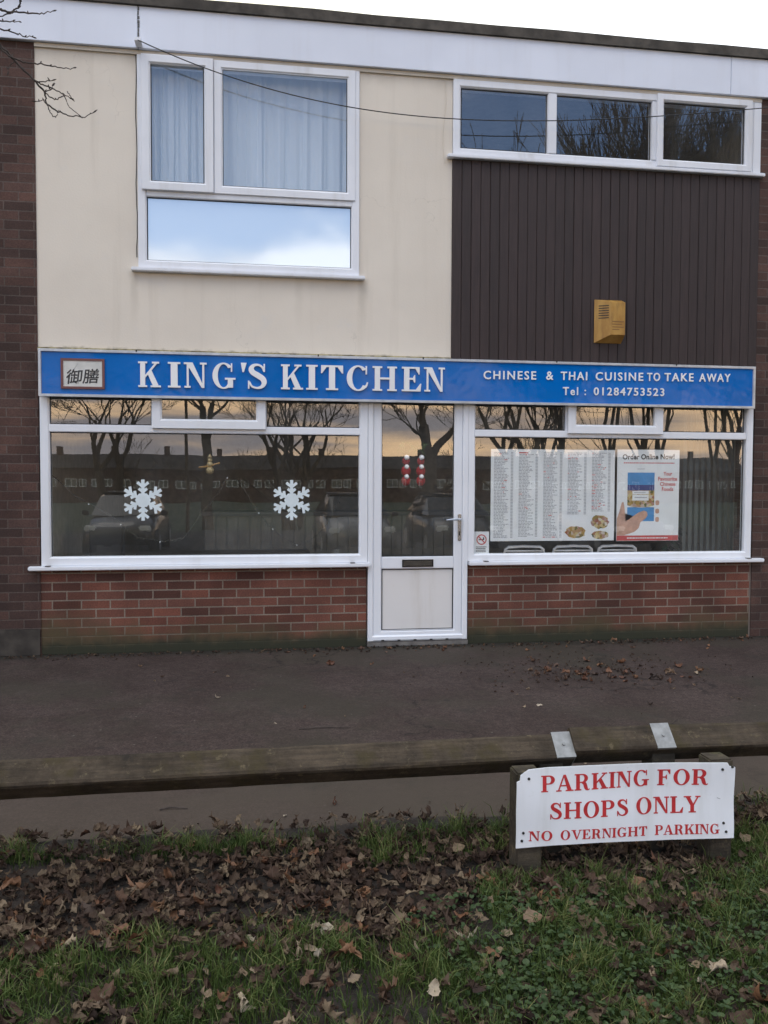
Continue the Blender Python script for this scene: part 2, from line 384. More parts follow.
M['weed'] = attr_mat('weed_leaves', (.022, .042, .014), (.044, .078, .026), (.088, .122, .050), .5)
M['litter'] = attr_mat('litter_leaves', (.026, .016, .012), (.068, .041, .028), (.21, .155, .10), .75, .1)
M['bark'] = simple('dark_bark', (.12, .092, .068), .95, var=.4, scale=8)
M['bark_near'] = simple('twig_bark', (.060, .046, .040), .9, var=.3, scale=40)

# ------------------------------------------------------------------ ground
def gz(x, y):
    def sm(a, b, v):
        t = min(1, max(0, (v-a)/(b-a))); return t*t*(3-2*t)
    return -.42*sm(8.2, 10.6, -y) - 1.2*sm(18, 48, -y)
mb = MB()
ys = [60, 0, -3.70, -6.8, -8.2, -8.9, -9.7, -10.6, -14, -18, -22, -26, -30, -34, -38, -42, -46, -50, -70, -120, -250, -600]
xs = [-600, -200, -60, -20, -4.2, 5.2, 20, 60, 200, 600]
v = [(x, y, gz(x, y)-(.03 if y > -7 else .0)) for y in ys for x in xs]
nx = len(xs)
f = [(j*nx+i, j*nx+i+1, (j+1)*nx+i+1, (j+1)*nx+i) for j in range(len(ys)-1) for i in range(nx-1)]
tag(mb.add(v, f).build('ground', M['field'], smooth=True), kind='structure')
mb = MB()
def soil_z(x, y):
    n = mnoise.noise(Vector((x*1.7, y*1.7, 0)))*.018+mnoise.noise(Vector((x*6, y*6, 3)))*.008
    edge = min(1, max(0, (-y-3.70)/.35))
    side = min(1, max(0, (x+4.2)/.5), max(0, (5.2-x)/.5))*min(1, max(0, (y+6.8)/.4))
    return (.012+.02*edge+n*edge)*side-.026*(1-side)
xs = np.linspace(-4.2, 5.2, 150); ysr = np.linspace(-3.70, -6.8, 56)
v = [(x, y+(.045*mnoise.noise(Vector((x*2.3, 0, 9)))+.02*mnoise.noise(Vector((x*9, 0, 9))) if j == 0 else 0), soil_z(x, y)+(.0 if j else -.012)) for j, y in enumerate(ysr) for x in xs]
nx = len(xs)
f = [(j*nx+i, j*nx+i+1, (j+1)*nx+i+1, (j+1)*nx+i) for j in range(len(ysr)-1) for i in range(nx-1)]
tag(mb.add(v, f).build('soil_verge', M['soil'], smooth=True), kind='structure')
mb = MB()
mb.box(-40, 40, -3.80, 0.3, -.12, 0)
tag(mb.build('pavement', M['asphalt']), kind='structure')
mb = MB()
yy = [-10.7, -12, -14, -16, -18, -20, -22, -25]
v = [(x, y, gz(x, y)+.006) for y in yy for x in (-60, 60)]
mb.add(v, [(2*i, 2*i+1, 2*i+3, 2*i+2) for i in range(len(yy)-1)])
tag(mb.build('car_park', M['tarmac']), kind='structure')
mb = MB(); mb.box(-60, 60, -10.72, -10.55, -.6, -.31, .01)
tag(mb.build('kerb', simple('concrete_kerb', (.26, .25, .24), .9, var=.2)), kind='structure')

# ------------------------------------------------------------------ serif lettering: strokes of a broad pen
T, t_, SH, E_ = .205, .078, .072, .085
def ell(cx, cz, rx, rz, a0, a1, n=18):
    return [(cx+rx*math.cos(math.radians(a0+(a1-a0)*i/n)), cz+rz*math.sin(math.radians(a0+(a1-a0)*i/n))) for i in range(n+1)]
def band(o, i): return [[o[k], o[k+1], i[k+1], i[k]] for k in range(len(o)-1)]
def R_(x0, x1, z0, z1): return [(x0, z0), (x1, z0), (x1, z1), (x0, z1)]
def stem(x, w=T, e=E_, top=True, bot=True):
    r = [R_(x, x+w, 0, 1)]
    if bot: r.append(R_(x-e, x+w+e, 0, SH))
    if top: r.append(R_(x-e, x+w+e, 1-SH, 1))
    return r
def pen(pts):
    p = np.array(pts, float); n = len(p); res = []
    for i in range(n-1):
        a, b, c, d = p[max(i-1, 0)], p[i], p[i+1], p[min(i+2, n-1)]
        for k in range(6):
            u = k/6; res.append(.5*((2*b)+(c-a)*u+(2*a-5*b+4*c-d)*u*u+(3*b-a-3*c+d)*u**3))
    res.append(p[-1]); res = np.array(res); L, Rr = [], []
    for i in range(len(res)):
        tg = res[min(i+1, len(res)-1)][:2]-res[max(i-1, 0)][:2]; tg = tg/(np.hypot(*tg)+1e-9)
        nn = np.array((-tg[1], tg[0])); w = res[i][2]/2
        L.append(tuple(res[i][:2]+nn*w)); Rr.append(tuple(res[i][:2]-nn*w))
    return band(L, Rr)
def glyph(ch):
    b = .10
    if ch == 'I': return stem(b), T+2*b
    if ch == 'H': return stem(b)+stem(b+.58)+[R_(b+T, b+.58, .47, .47+t_)], .58+T+2*b
    if ch == 'N':
        return [R_(b+.02, b+.02+t_, 0, 1), R_(b-.07, b+.17, 0, SH), R_(b-.09, b+.12, 1-SH, 1), [(b-.02, 1), (b+.25, 1), (b+.70, 0), (b+.60, 0)],
                R_(b+.62, b+.62+t_, 0, 1), R_(b+.53, b+.79, 1-SH, 1)], .72+2*b
    if ch == 'K':
        return stem(b)+[[(b+T, .36), (b+T, .47), (b+.62, .95), (b+.72, .95)], R_(b+.49, b+.79, 1-SH, 1),
                        [(b+.29, .56), (b+.47, .66), (b+.78, .04), (b+.53, .04)], R_(b+.43, b+.86, 0, SH)], .76+2*b
    if ch == 'E' or ch == 'F':
        r = stem(b, bot=(ch == 'F'))+[R_(b+T, b+.60, 1-SH, 1), [(b+.60, 1), (b+.60, .70), (b+.565, .70), (b+.44, 1-SH)],
             R_(b+T, b+.40, .475, .475+t_), [(b+.43, .36), (b+.43, .67), (b+.40, .67), (b+.32, .515), (b+.40, .36)]]
        if ch == 'E': r += [R_(b-E_, b+.62, 0, SH), [(b+.64, 0), (b+.665, .32), (b+.63, .32), (b+.46, SH)]]
        return r, (.66 if ch == 'E' else .60)+2*b-.02
    if ch == 'L': return stem(b, bot=False)+[R_(b-E_, b+.60, 0, SH), [(b+.60, 0), (b+.64, .34), (b+.60, .34), (b+.44, SH)]], .56+2*b-.03
    if ch == 'T':
        x = b+.24
        return [R_(x, x+T, 0, 1), R_(x-.1, x+T+.1, 0, SH), R_(b-.02, b+.71, 1-SH, 1), [(b-.02, 1), (b+.16, 1-SH), (b+.015, .68), (b-.025, .68)],
                [(b+.71, 1), (b+.53, 1-SH), (b+.675, .68), (b+.715, .68)]], .69+2*b-.03
    if ch in 'OCG':
        rx, cx = .43, b+.40
        a0, a1 = (0, 360) if ch == 'O' else (42, 322)
        n = 36
        r = band(ell(cx, .5, rx, .52, a0, a1, n), ell(cx, .5, rx-T, .52-t_*.8, a0, a1, n))
        if ch == 'C': r += [R_(b+.68, b+.735, .66, 1.0), pen([(b+.68, .17, .10), (b+.73, .26, .06), (b+.755, .34, .045)])[0:20][0]]; r += pen([(b+.66, .13, .09), (b+.72, .22, .07), (b+.755, .34, .045)])
        if ch == 'G': r += [R_(b+.68, b+.735, .66, 1.0), R_(b+.56, b+.56+T, .03, .42), R_(b+.45, b+.86, .42-SH, .42)]
        return r, (.82 if ch != 'G' else .85)+2*b-.02
    if ch == 'S':
        r = pen([(b+.54, .70, .05), (b+.49, .86, .07), (b+.36, .955, .08), (b+.20, .93, .12), (b+.12, .80, .17), (b+.17, .66, .20), (b+.34, .535, .215), (b+.50, .40, .20), (b+.545, .24, .165),
                 (b+.47, .09, .12), (b+.31, .035, .08), (b+.14, .10, .07), (b+.06, .28, .05)])
        return r+[R_(b+.525, b+.575, .68, 1.), R_(b+.01, b+.06, 0, .32)], .60+2*b
    if ch in 'PR':
        cz, rz = .725, .275
        o = [(b+T, 1), (b+.36, 1)]+ell(b+.36, cz, .31, rz, 90, -90, 14)+[(b+T, cz-rz)]
        i = [(b+T, 1-SH), (b+.34, 1-SH)]+ell(b+.34, cz, .31-T+.02, rz-SH, 90, -90, 14)+[(b+T, cz-rz+SH)]
        r = stem(b)+band(o, i)
        if ch == 'P': return r, .60+2*b-.02
        return r+pen([(b+.36, .48, .16), (b+.48, .40, .19), (b+.53, .25, .20), (b+.58, .09, .18), (b+.68, .02, .08), (b+.77, .07, .045)]), .74+2*b
    if ch == 'A':
        return [[(b+.02, .03), (b+.10, .03), (b+.42, 1), (b+.34, 1)], [(b+.33, 1), (b+.47, 1), (b+.81, .03), (b+.57, .03)], R_(b+.16, b+.60, .30, .30+t_), R_(b-.07, b+.23, 0, SH), R_(b+.46, b+.90, 0, SH)], .82+2*b
    if ch == 'V':
        return [[(b+.00, .97), (b+.24, .97), (b+.48, 0), (b+.36, 0)], [(b+.37, 0), (b+.46, 0), (b+.76, .97), (b+.68, .97)], R_(b-.09, b+.33, 1-SH, 1), R_(b+.57, b+.86, 1-SH, 1)], .78+2*b
    if ch == 'Y':
        x = b+.28
        return [R_(x, x+T, 0, .46), R_(x-.1, x+T+.1, 0, SH), [(b-.0, .97), (b+.24, .97), (x+T, .44), (x, .44)], [(x+T-.09, .44), (x+T, .44), (b+.75, .97), (b+.67, .97)], R_(b-.09, b+.32, 1-SH, 1), R_(b+.55, b+.84, 1-SH, 1)], .76+2*b
    if ch == "'": return [[(b, 1.03), (b+.19, 1.03), (b+.10, .66), (b+.05, .66)]], .19+2*b-.03
    if ch == ' ': return [], .42
def serif(mb, text, x0, x1, zl, zr, cap, y0, depth, mi=0, track=.0):
    """lay text between x0 and x1 with its baseline running from zl to zr; faces stand proud of y0 by depth"""
    gs = [glyph(c) for c in text]
    W_ = sum(w+track for _, w in gs)-track-.2
    sx = (x1-x0)/W_; x = -.10; k = 0
    for polys, w in gs:
        for p in polys:
            q = [(x0+(x+a)*sx, zl+(zr-zl)*(x+a)/W_+b*cap) for a, b in p]
            mb.prism(q, y0-depth-.00006*(k % 9), y0+.0002, mi); k += 1
        x += w+track
def sans(mb, text, x0, x1, zl, zr, cap, y0, depth, mi=0, space=1., bold=.0, shear=0., word=1.):
    """sans lettering from the built-in font, squeezed into x0..x1 with the given cap height"""
    cu = bpy.data.curves.new('lettering', 'FONT'); cu.body = text; cu.size = 1; cu.space_character = space; cu.space_word = word; cu.offset = bold; cu.shear = shear
    cu.resolution_u = 3; cu.extrude = .5; cu.fill_mode = 'BOTH'
    o = bpy.data.objects.new('lettering', cu); C.objects.link(o)
    bpy.context.view_layer.update()
    ev = o.evaluated_get(bpy.context.evaluated_depsgraph_get()); me = ev.to_mesh()
    vs = [v.co.copy() for v in me.vertices]; fs = [tuple(p.vertices) for p in me.polygons]
    ev.to_mesh_clear(); bpy.data.objects.remove(o); bpy.data.curves.remove(cu)
    if not vs: return
    a, b = min(v.x for v in vs), max(v.x for v in vs); zt = max(v.y for v in vs); zb = min(v.y for v in vs)
    if zb > -.02: zb = 0
    capH = (zt-0) if zb > -.25 else (zt-zb)
    off = 0 if zb > -.25 else -zb
    L = []
    for v in vs:
        u = (v.x-a)/(b-a)
        L.append((x0+(x1-x0)*u, y0-depth if v.z > 0 else y0+.0002, zl+(zr-zl)*u+(v.y+off)/capH*cap))
    mb.add(L, fs, mi)

# ------------------------------------------------------------------ the shop building
bld = thing('shop_building', 'two storey flat roofed brick shop with cream panel and dark vertical boards upstairs', 'building')
def part(mb, name, mats, parent=bld, **k): return mb.build(name, mats, parent, **k)
# brick piers and walls either side, returns, rear
part(MB().box(-9, -1.664, -.008, .3, 0, 4.833), 'brick_wall', M['brick_dark'])
part(MB().box(4.524, 11, -.008, .3, 0, 4.833), 'brick_wall', M['brick_dark'])
part(MB().box(-9, -8.7, .3, 8, 0, 4.80).box(10.7, 11, .3, 8, 0, 4.80).box(-8.7, 10.7, 7.7, 8, 0, 4.80), 'rear_wall', M['brick_dark'])
# stained render plinth on the left pier
part(MB().box(-9, -1.668, -.014, -.008, 0, .215, .003), 'plinth', simple('stained_plinth', (.050, .043, .036), .9, var=.45, scale=7, bmp=.2))
# stall risers
part(MB().box(-1.664, .975, 0, .22, 0, .688), 'stall_riser', M['brick_red'])
part(MB().box(1.865, 4.506, 0, .22, 0, .688), 'stall_riser', M['brick_red'])
part(MB().box(4.507, 4.523, .002, .2, 0, .688), 'mortar_joint', simple('pale_mortar', (.17, .14, .12), .95))
# door step
part(MB().box(.98, 1.86, -.03, .3, 0, .045, .006), 'door_step', simple('concrete_step', (.16, .15, .14), .9, var=.3, scale=14))
# cream render panel round the upper window
mb = MB()
mb.box(-1.664, -.885, 0, .2, 2.44, 4.80).box(.905, 1.697, 0, .2, 2.44, 4.80).box(-.885, .905, 0, .2, 2.44, 3.115)
part(mb, 'cream_panel', M['render'])
# pale cover strip under the fascia
part(MB().box(-1.662, 4.522, -.019, .2, 4.8005, 4.832), 'cover_strip', M['render'])
part(MB().box(-1.664, 1.697, -.024, -.001, 2.436, 2.466, .004), 'flashing', simple('mossy_flashing', (.34, .30, .17), .9, var=.65, scale=18, bmp=.3))
# dark boards: each plank with V joint and its own tiny set back
mb = MB(); n = 34; w = (4.523-1.698)/n
for i in range(n):
    x0 = 1.698+i*w; d = random.uniform(0, .003)
    e = .0045
    mb.prism([(x0+.001, 2.44), (x0+w-.001, 2.44), (x0+w-.001, 4.135), (x0+.001, 4.135)], -.010, .05)
    zs = (2.44, 4.135)
    vs = []
    for z in zs: vs += [(x0+.001, -.010, z), (x0+.001+e, -.0135-d, z), (x0+w-.001-e, -.0135-d, z), (x0+w-.001, -.010, z)]
    mb.add(vs, [(0, 1, 5, 4), (1, 2, 6, 5), (2, 3, 7, 6), (0, 1, 2, 3), (4, 5, 6, 7)])
part(mb, 'timber_cladding', M['clad'])
part(MB().box(1.698, 4.523, .051, .2, 2.44, 4.135), 'cladding_backing', M['gasket'])
part(MB().box(-1.66, 4.52, .002, .2, 2.172, 2.434), 'sign_backing', M['felt'])
# fascia board, roof edge and flat roof
mb = MB()
for x0, x1 in ((-9.1, -4.6), (-4.597, -.872), (-.866, 4.2), (4.203, 7.7), (7.703, 11.1)): mb.box(x0, x1, -.05, -.02, 4.833, 5.160, .003)
mb.box(-9.1, 11.1, -.019, .3, 4.835, 5.155)
part(mb, 'fascia', M['fascia'])
mb = MB()
for k in range(40):
    a, b = -9.15+k*.509, -9.15+(k+1)*.509
    za, zb = (5.242+.010*mnoise.noise(Vector((q*1.3, 0, 0))) for q in (a, b))
    vs = [(a, -.075, 5.1605), (b, -.075, 5.1605), (b, -.075, zb), (a, -.075, za), (a, .1, 5.1605), (b, .1, 5.1605), (b, .1, zb), (a, .1, za)]
    mb.add(vs, [(0, 1, 2, 3), (3, 2, 6, 7), (0, 4, 5, 1), (4, 7, 6, 5)])
part(mb, 'roof_edge', M['felt'])
part(MB().box(-9.1, 11.1, .301, 8.1, 4.84, 5.19), 'roof', M['felt'])
# dirty joint cover with bracket where the wire leaves the fascia
mb = MB()
for k in range(9): mb.box(-.872+random.uniform(-.004, .004), -.862+random.uniform(0, .006), -.054, -.049, 4.86+k*.033, 4.88+k*.033+random.uniform(0, .01))
part(mb, 'fascia_joint', simple('joint_grime', (.12, .12, .12), .9))
# floors and inside walls
part(MB().box(-1.9, 4.7, .2, 7.6, -.05, .04), 'shop_floor', simple('dull_floor_tiles', (.16, .14, .12), .6, var=.25, scale=4))
part(MB().box(-1.66, 4.5, .21, 7.6, 2.46, 2.75), 'upper_floor', simple('stained_ceiling', (.42, .41, .38), .9))
mb = MB().box(-1.80, -1.66, .301, 7.6, .04, 4.79).box(4.56, 4.7, .301, 7.6, .04, 4.79).box(-1.66, 4.56, 4.6, 4.75, .04, 2.46).box(-1.66, 4.56, 4.6, 4.75, 2.75, 4.79)
part(mb, 'inner_wall', simple('olive_grey_paint', (.30, .28, .24), .85))
part(MB().box(1.60, 1.70, .21, 4.6, 2.75, 4.79), 'partition', simple('pale_paint', (.4, .4, .38), .85))

def prof(w, yf, yb=.06, ch=.012):
    return [(0, yb), (0, yf+.004), (.004, yf), (w-ch, yf), (w, yf+ch), (w, yb)]
def window(parent, name, x0, x1, z0, z1, w, yf, mat, extra=None, yb=.06):
    mb = MB().ring(x0, x1, z0, z1, prof(w, yf, yb))
    if extra: extra(mb)
    return mb.build(name, mat, parent)
def pane(parent, x0, x1, z0, z1, y, mat):
    p = MB().box(x0-.012, x1+.012, y, y+.006, z0-.012, z1+.012).build('pane', mat, parent)
    MB().ring(x0, x1, z0, z1, [(-.001, y-.004), (.006, y-.004), (.006, y-.0005), (-.001, y-.0005)]).build('gasket', M['gasket'], parent)
    return p
# --- shop windows
def shop_window(x0, x1, g0, g1, fan, sx0, sx1):
    fx0, fx1 = fan
    def bars(mb):
        w0, w1 = x0+.0701, x1-.0701
        mb.box(g0-.006, g1+.006, -.022, .055, 1.797, 1.857, .005)           # transom
        for a in (fx0, fx1): mb.box(a-.008, a+.045 if a == fx0 else a+.008, -.012, .055, 1.8575, 2.102, .004) if a == fx0 else mb.box(a-.045, a+.008, -.012, .055, 1.8575, 2.102, .004)
    o = window(bld, 'shop_window', x0, x1, .722, 2.170, g0-x0, -.024, M['upvc'], bars)
    MB().box(g0, g1, -.023, .055, .7685, .7715).build('bead', M['upvc'], o)
    p = pane(o, g0, g1, .772, 1.795, .02, M['glass'])
    pane(o, g0, fx0-.009, 1.860, 2.100, .021, M['glass'])
    pane(o, fx1+.009, g1, 1.860, 2.100, .021, M['glass'])
    fl = MB().ring(fx0, fx1, 1.832, 2.200, prof(.078, -.055, -.013, .015)).build('fanlight', M['upvc'], o)
    MB().box(fx0+.07, fx1-.07, -.022, -.016, 1.90, 2.13).build('fanlight_pane', M['glass'], o)
    # projecting sill with end caps
    mb = MB(); mb.prism([(sx0, .690), (sx1, .690), (sx1, .718), (sx0, .718)], -.072, -.0245)
    sl = MB().box(sx0, sx1, -.072, .02, .689, .7215, .006)
    sl.box(sx0+.13, sx0+.17, -.0735, -.03, .7218, .7265, .001, 1).box(sx1-.17, sx1-.13, -.0735, -.03, .7218, .7265, .001, 1)
    sl.build('sill', [M['upvc'], M['iron']], o)
    return o
shop_window(-1.652, .982, -1.58, .918, (-.783, .127), -1.745, 1.000)
shop_window(1.852, 4.502, 1.914, 4.43, (2.736, 3.618), 1.858, 4.61)
# --- door
fr = MB().ring(.984, 1.851, .048, 2.170, prof(.046, -.030, .06, .01))
dr = fr.build('door', M['upvc'], bld)
lf = MB()
lf.ring(1.031, 1.804, .062, 2.168, [(0, .05), (0, -.010), (.004, -.014), (.060, -.014), (.072, -.004), (.072, .05)])
lf.box(1.1035, 1.7315, -.0135, .05, .664, .766, .006)
lf.box(1.1035, 1.7315, -.012, .05, .1345, .139, .001)
lf.build('door_leaf', M['upvc'], dr)
pane(dr, 1.104, 1.731, .768, 2.095, .016, M['glass'])
MB().box(1.104, 1.731, .004, .03, .136, .663).build('door_panel', M['door_panel'], dr)
MB().ring(1.104, 1.731, .137, .662, [(0, -.002), (.008, -.002), (.008, .0035), (0, .0035)]).build('gasket', M['gasket'], dr)
lb = MB().ring(1.280, 1.552, .678, .742, [(0, -.013), (0, -.020), (.003, -.023), (.010, -.023), (.012, -.018), (.012, -.013)]).build('letterbox', M['iron'], dr)
MB().box(1.293, 1.539, -.019, -.0145, .691, .729, .002).build('letterbox_flap', simple('dull_letterbox_flap', (.10, .095, .085), .35, .6), dr)
hb = MB().box(1.764, 1.794, -.024, -.0135, .90, 1.13, .004)
hb.tube([(1.779, -.024, 1.085), (1.779, -.062, 1.085)], .009, 10)
hb.tube([(1.783, -.060, 1.085), (1.745, -.064, 1.087), (1.70, -.062, 1.086), (1.655, -.058, 1.080)], [.010, .010, .009, .008], 10)
hd = hb.build('handle', M['chrome'], dr, smooth=False)
MB().box(1.774, 1.784, -.0255, -.0238, .945, .985, .002).build('keyhole', M['iron'], dr)
mb = MB().box(1.032, 1.803, -.034, -.012, .0485, .061, .002)
for k in range(5): mb.box(1.10+k*.14, 1.125+k*.14, -.0345, -.033, .050, .060, 0, 1)
mb.build('threshold', [M['alu'], M['iron']], dr)
# --- upper left window
def up_sill(x0, x1, z0, z1, parent): MB().box(x0, x1, -.062, .0, z0, z1, .005).build('sill', M['upvc_old'], parent)
def bars(mb):
    mb.box(-.818, .850, -.018, .055, 3.690, 3.741, .005)
    mb.box(-.296, -.270, -.014, .055, 3.7415, 4.75, .004)
uw = window(bld, 'upper_window', -.883, .903, 3.118, 4.799, .066, -.024, M['upvc_old'], bars)
MB().ring(-.850, -.286, 3.735, 4.797, prof(.072, -.050, -.0245, .014)).build('casement', M['upvc_old'], uw)
MB().ring(-.282, .868, 3.735, 4.797, prof(.068, -.034, -.0245, .014)).build('fixed_light', M['upvc_old'], uw)
pane(uw, -.778, -.362, 3.812, 4.738, -.012, M['glass_up'])
pane(uw, -.214, .800, 3.803, 4.738, -.0125, M['glass_up'])
p = pane(uw, -.815, .837, 3.186, 3.688, .012, M['glass_film'])
up_sill(-.935, .948, 3.088, 3.1175, uw)
MB().box(-.883, .903, .065, .075, 3.118, 3.70).build('spandrel_backing', M['gasket'], uw)
# --- upper right window band
def bars2(mb):
    for a, b in ((2.531, 2.611), (3.481, 3.575)): mb.box(a, b, -.022, .055, 4.2305, 4.74, .006)
ur = window(bld, 'upper_window', 1.700, 4.440, 4.166, 4.799, .064, -.024, M['upvc_old'], bars2)
MB().box(4.4405, 4.522, -.020, .06, 4.166, 4.80, .006).build('frame_extension', M['upvc_old'], ur)
pane(ur, 1.772, 2.527, 4.238, 4.735, .010, M['glass_up'])
pane(ur, 2.615, 3.477, 4.236, 4.735, .0105, M['glass_up'])
MB().ring(3.520, 4.415, 4.175, 4.797, prof(.062, -.050, -.0245, .014)).build('casement', M['upvc_old'], ur)
pane(ur, 3.584, 4.352, 4.238, 4.733, -.012, M['glass_up'])
up_sill(1.648, 4.545, 4.136, 4.1655, ur)
# loose cable down the jamb of the upper window
mb = MB()
pts = [(-.894+.004*math.sin(k*.9)+.002*math.sin(k*3.1), -.006, 4.80-k*.084) for k in range(20)]
part(mb.tube(pts, .003, 5), 'cable', M['gasket'])
mb = MB(); pts = [(1.625+.012*math.sin(k*.7), -.006, 4.80-k*.07) for k in range(11)]
part(mb.tube(pts, .0025, 5), 'cable', M['render'])

# ------------------------------------------------------------------ curtains and upstairs things
def drape(name, label, cat, x0, x1, z0, z1, y, mat, amp, waves, group=None, seed=0):
    r = random.Random(seed); n = 160; vs = []; rows = 8
    ph = [r.uniform(0, 6.3) for _ in range(6)]
    for j in range(rows+1):
        z = z1+(z0-z1)*j/rows; k = .55+.45*j/rows
        for i in range(n+1):
            u = i/n; x = x0+(x1-x0)*u
            d = math.sin(u*waves*6.283+ph[0]+.6*math.sin(u*9+ph[1]))*amp*k+math.sin(u*waves*2.3*6.283+ph[2]+j*.05)*amp*.35*k
            vs.append((x+.01*math.sin(u*31+j*.3), y+d, z))
    fs = [(j*(n+1)+i, j*(n+1)+i+1, (j+1)*(n+1)+i+1, (j+1)*(n+1)+i) for j in range(rows) for i in range(n)]
    return tag(MB().add(vs, fs).build(name, mat, smooth=True), label, cat, group)
cm, nt, b = newmat('pale_blue_curtain_cloth'); b.inputs['Base Color'].default_value = (.84, .90, .94, 1); b.inputs['Roughness'].default_value = .9
tl = N(nt, 'BsdfTranslucent', {'Color': (.6, .72, .85)}); mx = N(nt, 'MixShader', {0: .3, 1: b, 2: tl}); nt.links.new(mx.outputs[0], nt.nodes['Material Output'].inputs[0])
drape('curtain', 'pale blue gathered curtain behind the narrow opening casement upstairs', 'curtain', -.87, -.30, 3.0, 4.79, .13, cm, .022, 9, 'pale curtains in the upper window', 1)
drape('curtain', 'pale blue curtain in broad folds behind the wide fixed pane upstairs', 'curtain', -.30, .10, 3.0, 4.79, .14, cm, .016, 4, 'pale curtains in the upper window', 2)
drape('curtain', 'pale blue right hand curtain drawn across the wide fixed pane upstairs', 'curtain', .06, .89, 3.0, 4.79, .16, cm, .018, 7, 'pale curtains in the upper window', 3)
t = thing('strip_light', 'slim white strip light glimpsed through the upper right windows', 'light', (2.9, 1.8, 4.69))
MB().box(2.0, 3.3, 1.76, 1.84, 4.70, 4.75, .008).build('housing', M['upvc'], t)
MB().tube([(2.02, 1.8, 4.685), (3.28, 1.8, 4.685)], .013, 8).build('tube', M['letter_white'], t)

# ------------------------------------------------------------------ shop sign
sg = thing('shop_sign', 'long blue fascia sign with white lettering above the shop windows and door', 'sign', (1.41, -.05, 2.071))
MB().box(-1.640, 4.464, -.086, -.0575, 2.071, 2.442).build('sign_box', M['alu'], sg)
MB().ring(-1.642, 4.466, 2.069, 2.444, [(0, -.084), (0, -.100), (.003, -.103), (.020, -.103), (.024, -.092), (.024, -.084)]).build('frame', M['alu'], sg)
MB().box(-1.6185, 4.4425, -.0905, -.087, 2.0925, 2.4205).build('face', M['blue'], sg)
for x in (-.9, .55, 1.43, 2.6, 3.7): MB().box(x, x+.012, -.106, -.10, 2.434, 2.452, .002).build('fixing_clip', M['iron'], sg)
def word(fn, par, mt, *args, **kw):
    m_ = MB(); fn(m_, *args, **kw); return m_.build('lettering', mt, par)
def letters(par, spots):
    m_ = MB()
    for ch, a, b_ in spots:
        ps_, _ = glyph(ch); xs_ = [q[0] for p in ps_ for q in p]; lo, hi = min(xs_), max(xs_); k = 0; zl = 2.157+.0035*(a+.88)
        for p in ps_:
            m_.prism([(a+(b_-a)*(q[0]-lo)/(hi-lo), zl+q[1]*.203) for q in p], -.1045-.00006*k, -.0923); k += 1
    return m_.build('lettering', M['letter_white'], par)
letters(sg, [('K', -.881, -.705), ('I', -.650, -.552), ('N', -.525, -.345), ('G', -.299, -.116), ("'", -.073, -.026), ('S', -.016, .135)])
letters(sg, [('K', .251, .431), ('I', .457, .551), ('T', .579, .762), ('C', .792, .970), ('H', 1.008, 1.213), ('E', 1.255, 1.420), ('N', 1.444, 1.622)])
for tx, a, b_, za, zb_ in (('CHINESE', 1.96, 2.425, 2.282, 2.287), ('&', 2.515, 2.579, 2.288, 2.289), ('THAI', 2.646, 2.885, 2.289, 2.292), ('CUISINE', 2.962, 3.40, 2.293, 2.297), ('TO', 3.436, 3.557, 2.297, 2.299),
                          ('TAKE', 3.599, 3.872, 2.299, 2.302), ('AWAY', 3.926, 4.225, 2.302, 2.305)):
    word(sans, sg, M['letter_white'], tx, a, b_, za, zb_, .070, -.0925, .007, space=1.25, bold=.014)
word(sans, sg, M['letter_white'], 'Tel :', 2.667, 2.876, 2.160, 2.163, .067, -.0925, .007, space=1.3, bold=.014)
word(sans, sg, M['letter_white'], '01284753523', 2.947, 3.599, 2.164, 2.169, .067, -.0925, .007, space=1.25, bold=.014)
pq = MB().box(-1.455, -1.155, -.0985, -.091, 2.148, 2.358, .002).build('plaque', M['plaque'], sg)
MB().ring(-1.472, -1.140, 2.133, 2.372, [(0, -.091), (0, -.104), (.018, -.104), (.018, -.091)]).build('plaque_border', M['plaque_red'], pq)
mb = MB()
sans(mb, '御膳', -1.432, -1.180, 2.180, 2.192, .150, -.0985, .0015, shear=.12, bold=.012)
mb.build('plaque_lettering', M['ink'], pq)

# ------------------------------------------------------------------ alarm box
al = thing('alarm_box', 'weathered yellow burglar alarm box on the dark vertical boards', 'alarm box', (3.1, -.02, 2.64))
def wdg(y0):  # wedge-nosed cover: plan outline with a ridge off centre
    return None
x0, x1, xm, zt, zb = 2.972, 3.222, 3.088, 3.000, 2.625
vs = [(x0, -.022, zb), (x1, -.022, zb), (x1, -.022, zt), (x0, -.022, zt), (xm, -.115, zb+.062), (x1-.006, -.115, zb+.062), (x1-.006, -.115, zt-.035), (xm, -.115, zt-.035)]
cov = MB().add(vs, [(0, 4, 7, 3), (4, 5, 6, 7), (5, 1, 2, 6), (3, 7, 6, 2), (0, 1, 5, 4), (0, 3, 2, 1)])
ym, nt, b = newmat('sun_bleached_yellow_plastic'); o = OBJ(nt)
c = MIX(nt, MR(nt, NZ(nt, SCL(nt, o, (1, 1, .5)), 12, 5), .35, .68), (.33, .165, .028), (.44, .25, .055))
c = MIX(nt, MR(nt, NZ(nt, SCL(nt, o, (1, 1, .25)), 22, 5), .5, .72, 0, .7), c, (.20, .095, .022)); lnk(nt, c, b.inputs['Base Color']); b.inputs['Roughness'].default_value = .5
M['yellow'] = ym
cov.build('cover', M['yellow'], al)
mb = MB()
for k in range(6):
    z = 2.945-k*.021
    def P_(u, z): return (x0+(xm-x0)*u, -.022-(.093)*u-.0025, z)
    a, b_ = .25, .86
    mb.add([P_(a, z), P_(b_, z-.003), P_(b_, z-.011), P_(a, z-.008)], [(0, 1, 2, 3)])
mb.build('louvre', M['iron'], al)
mb = MB()
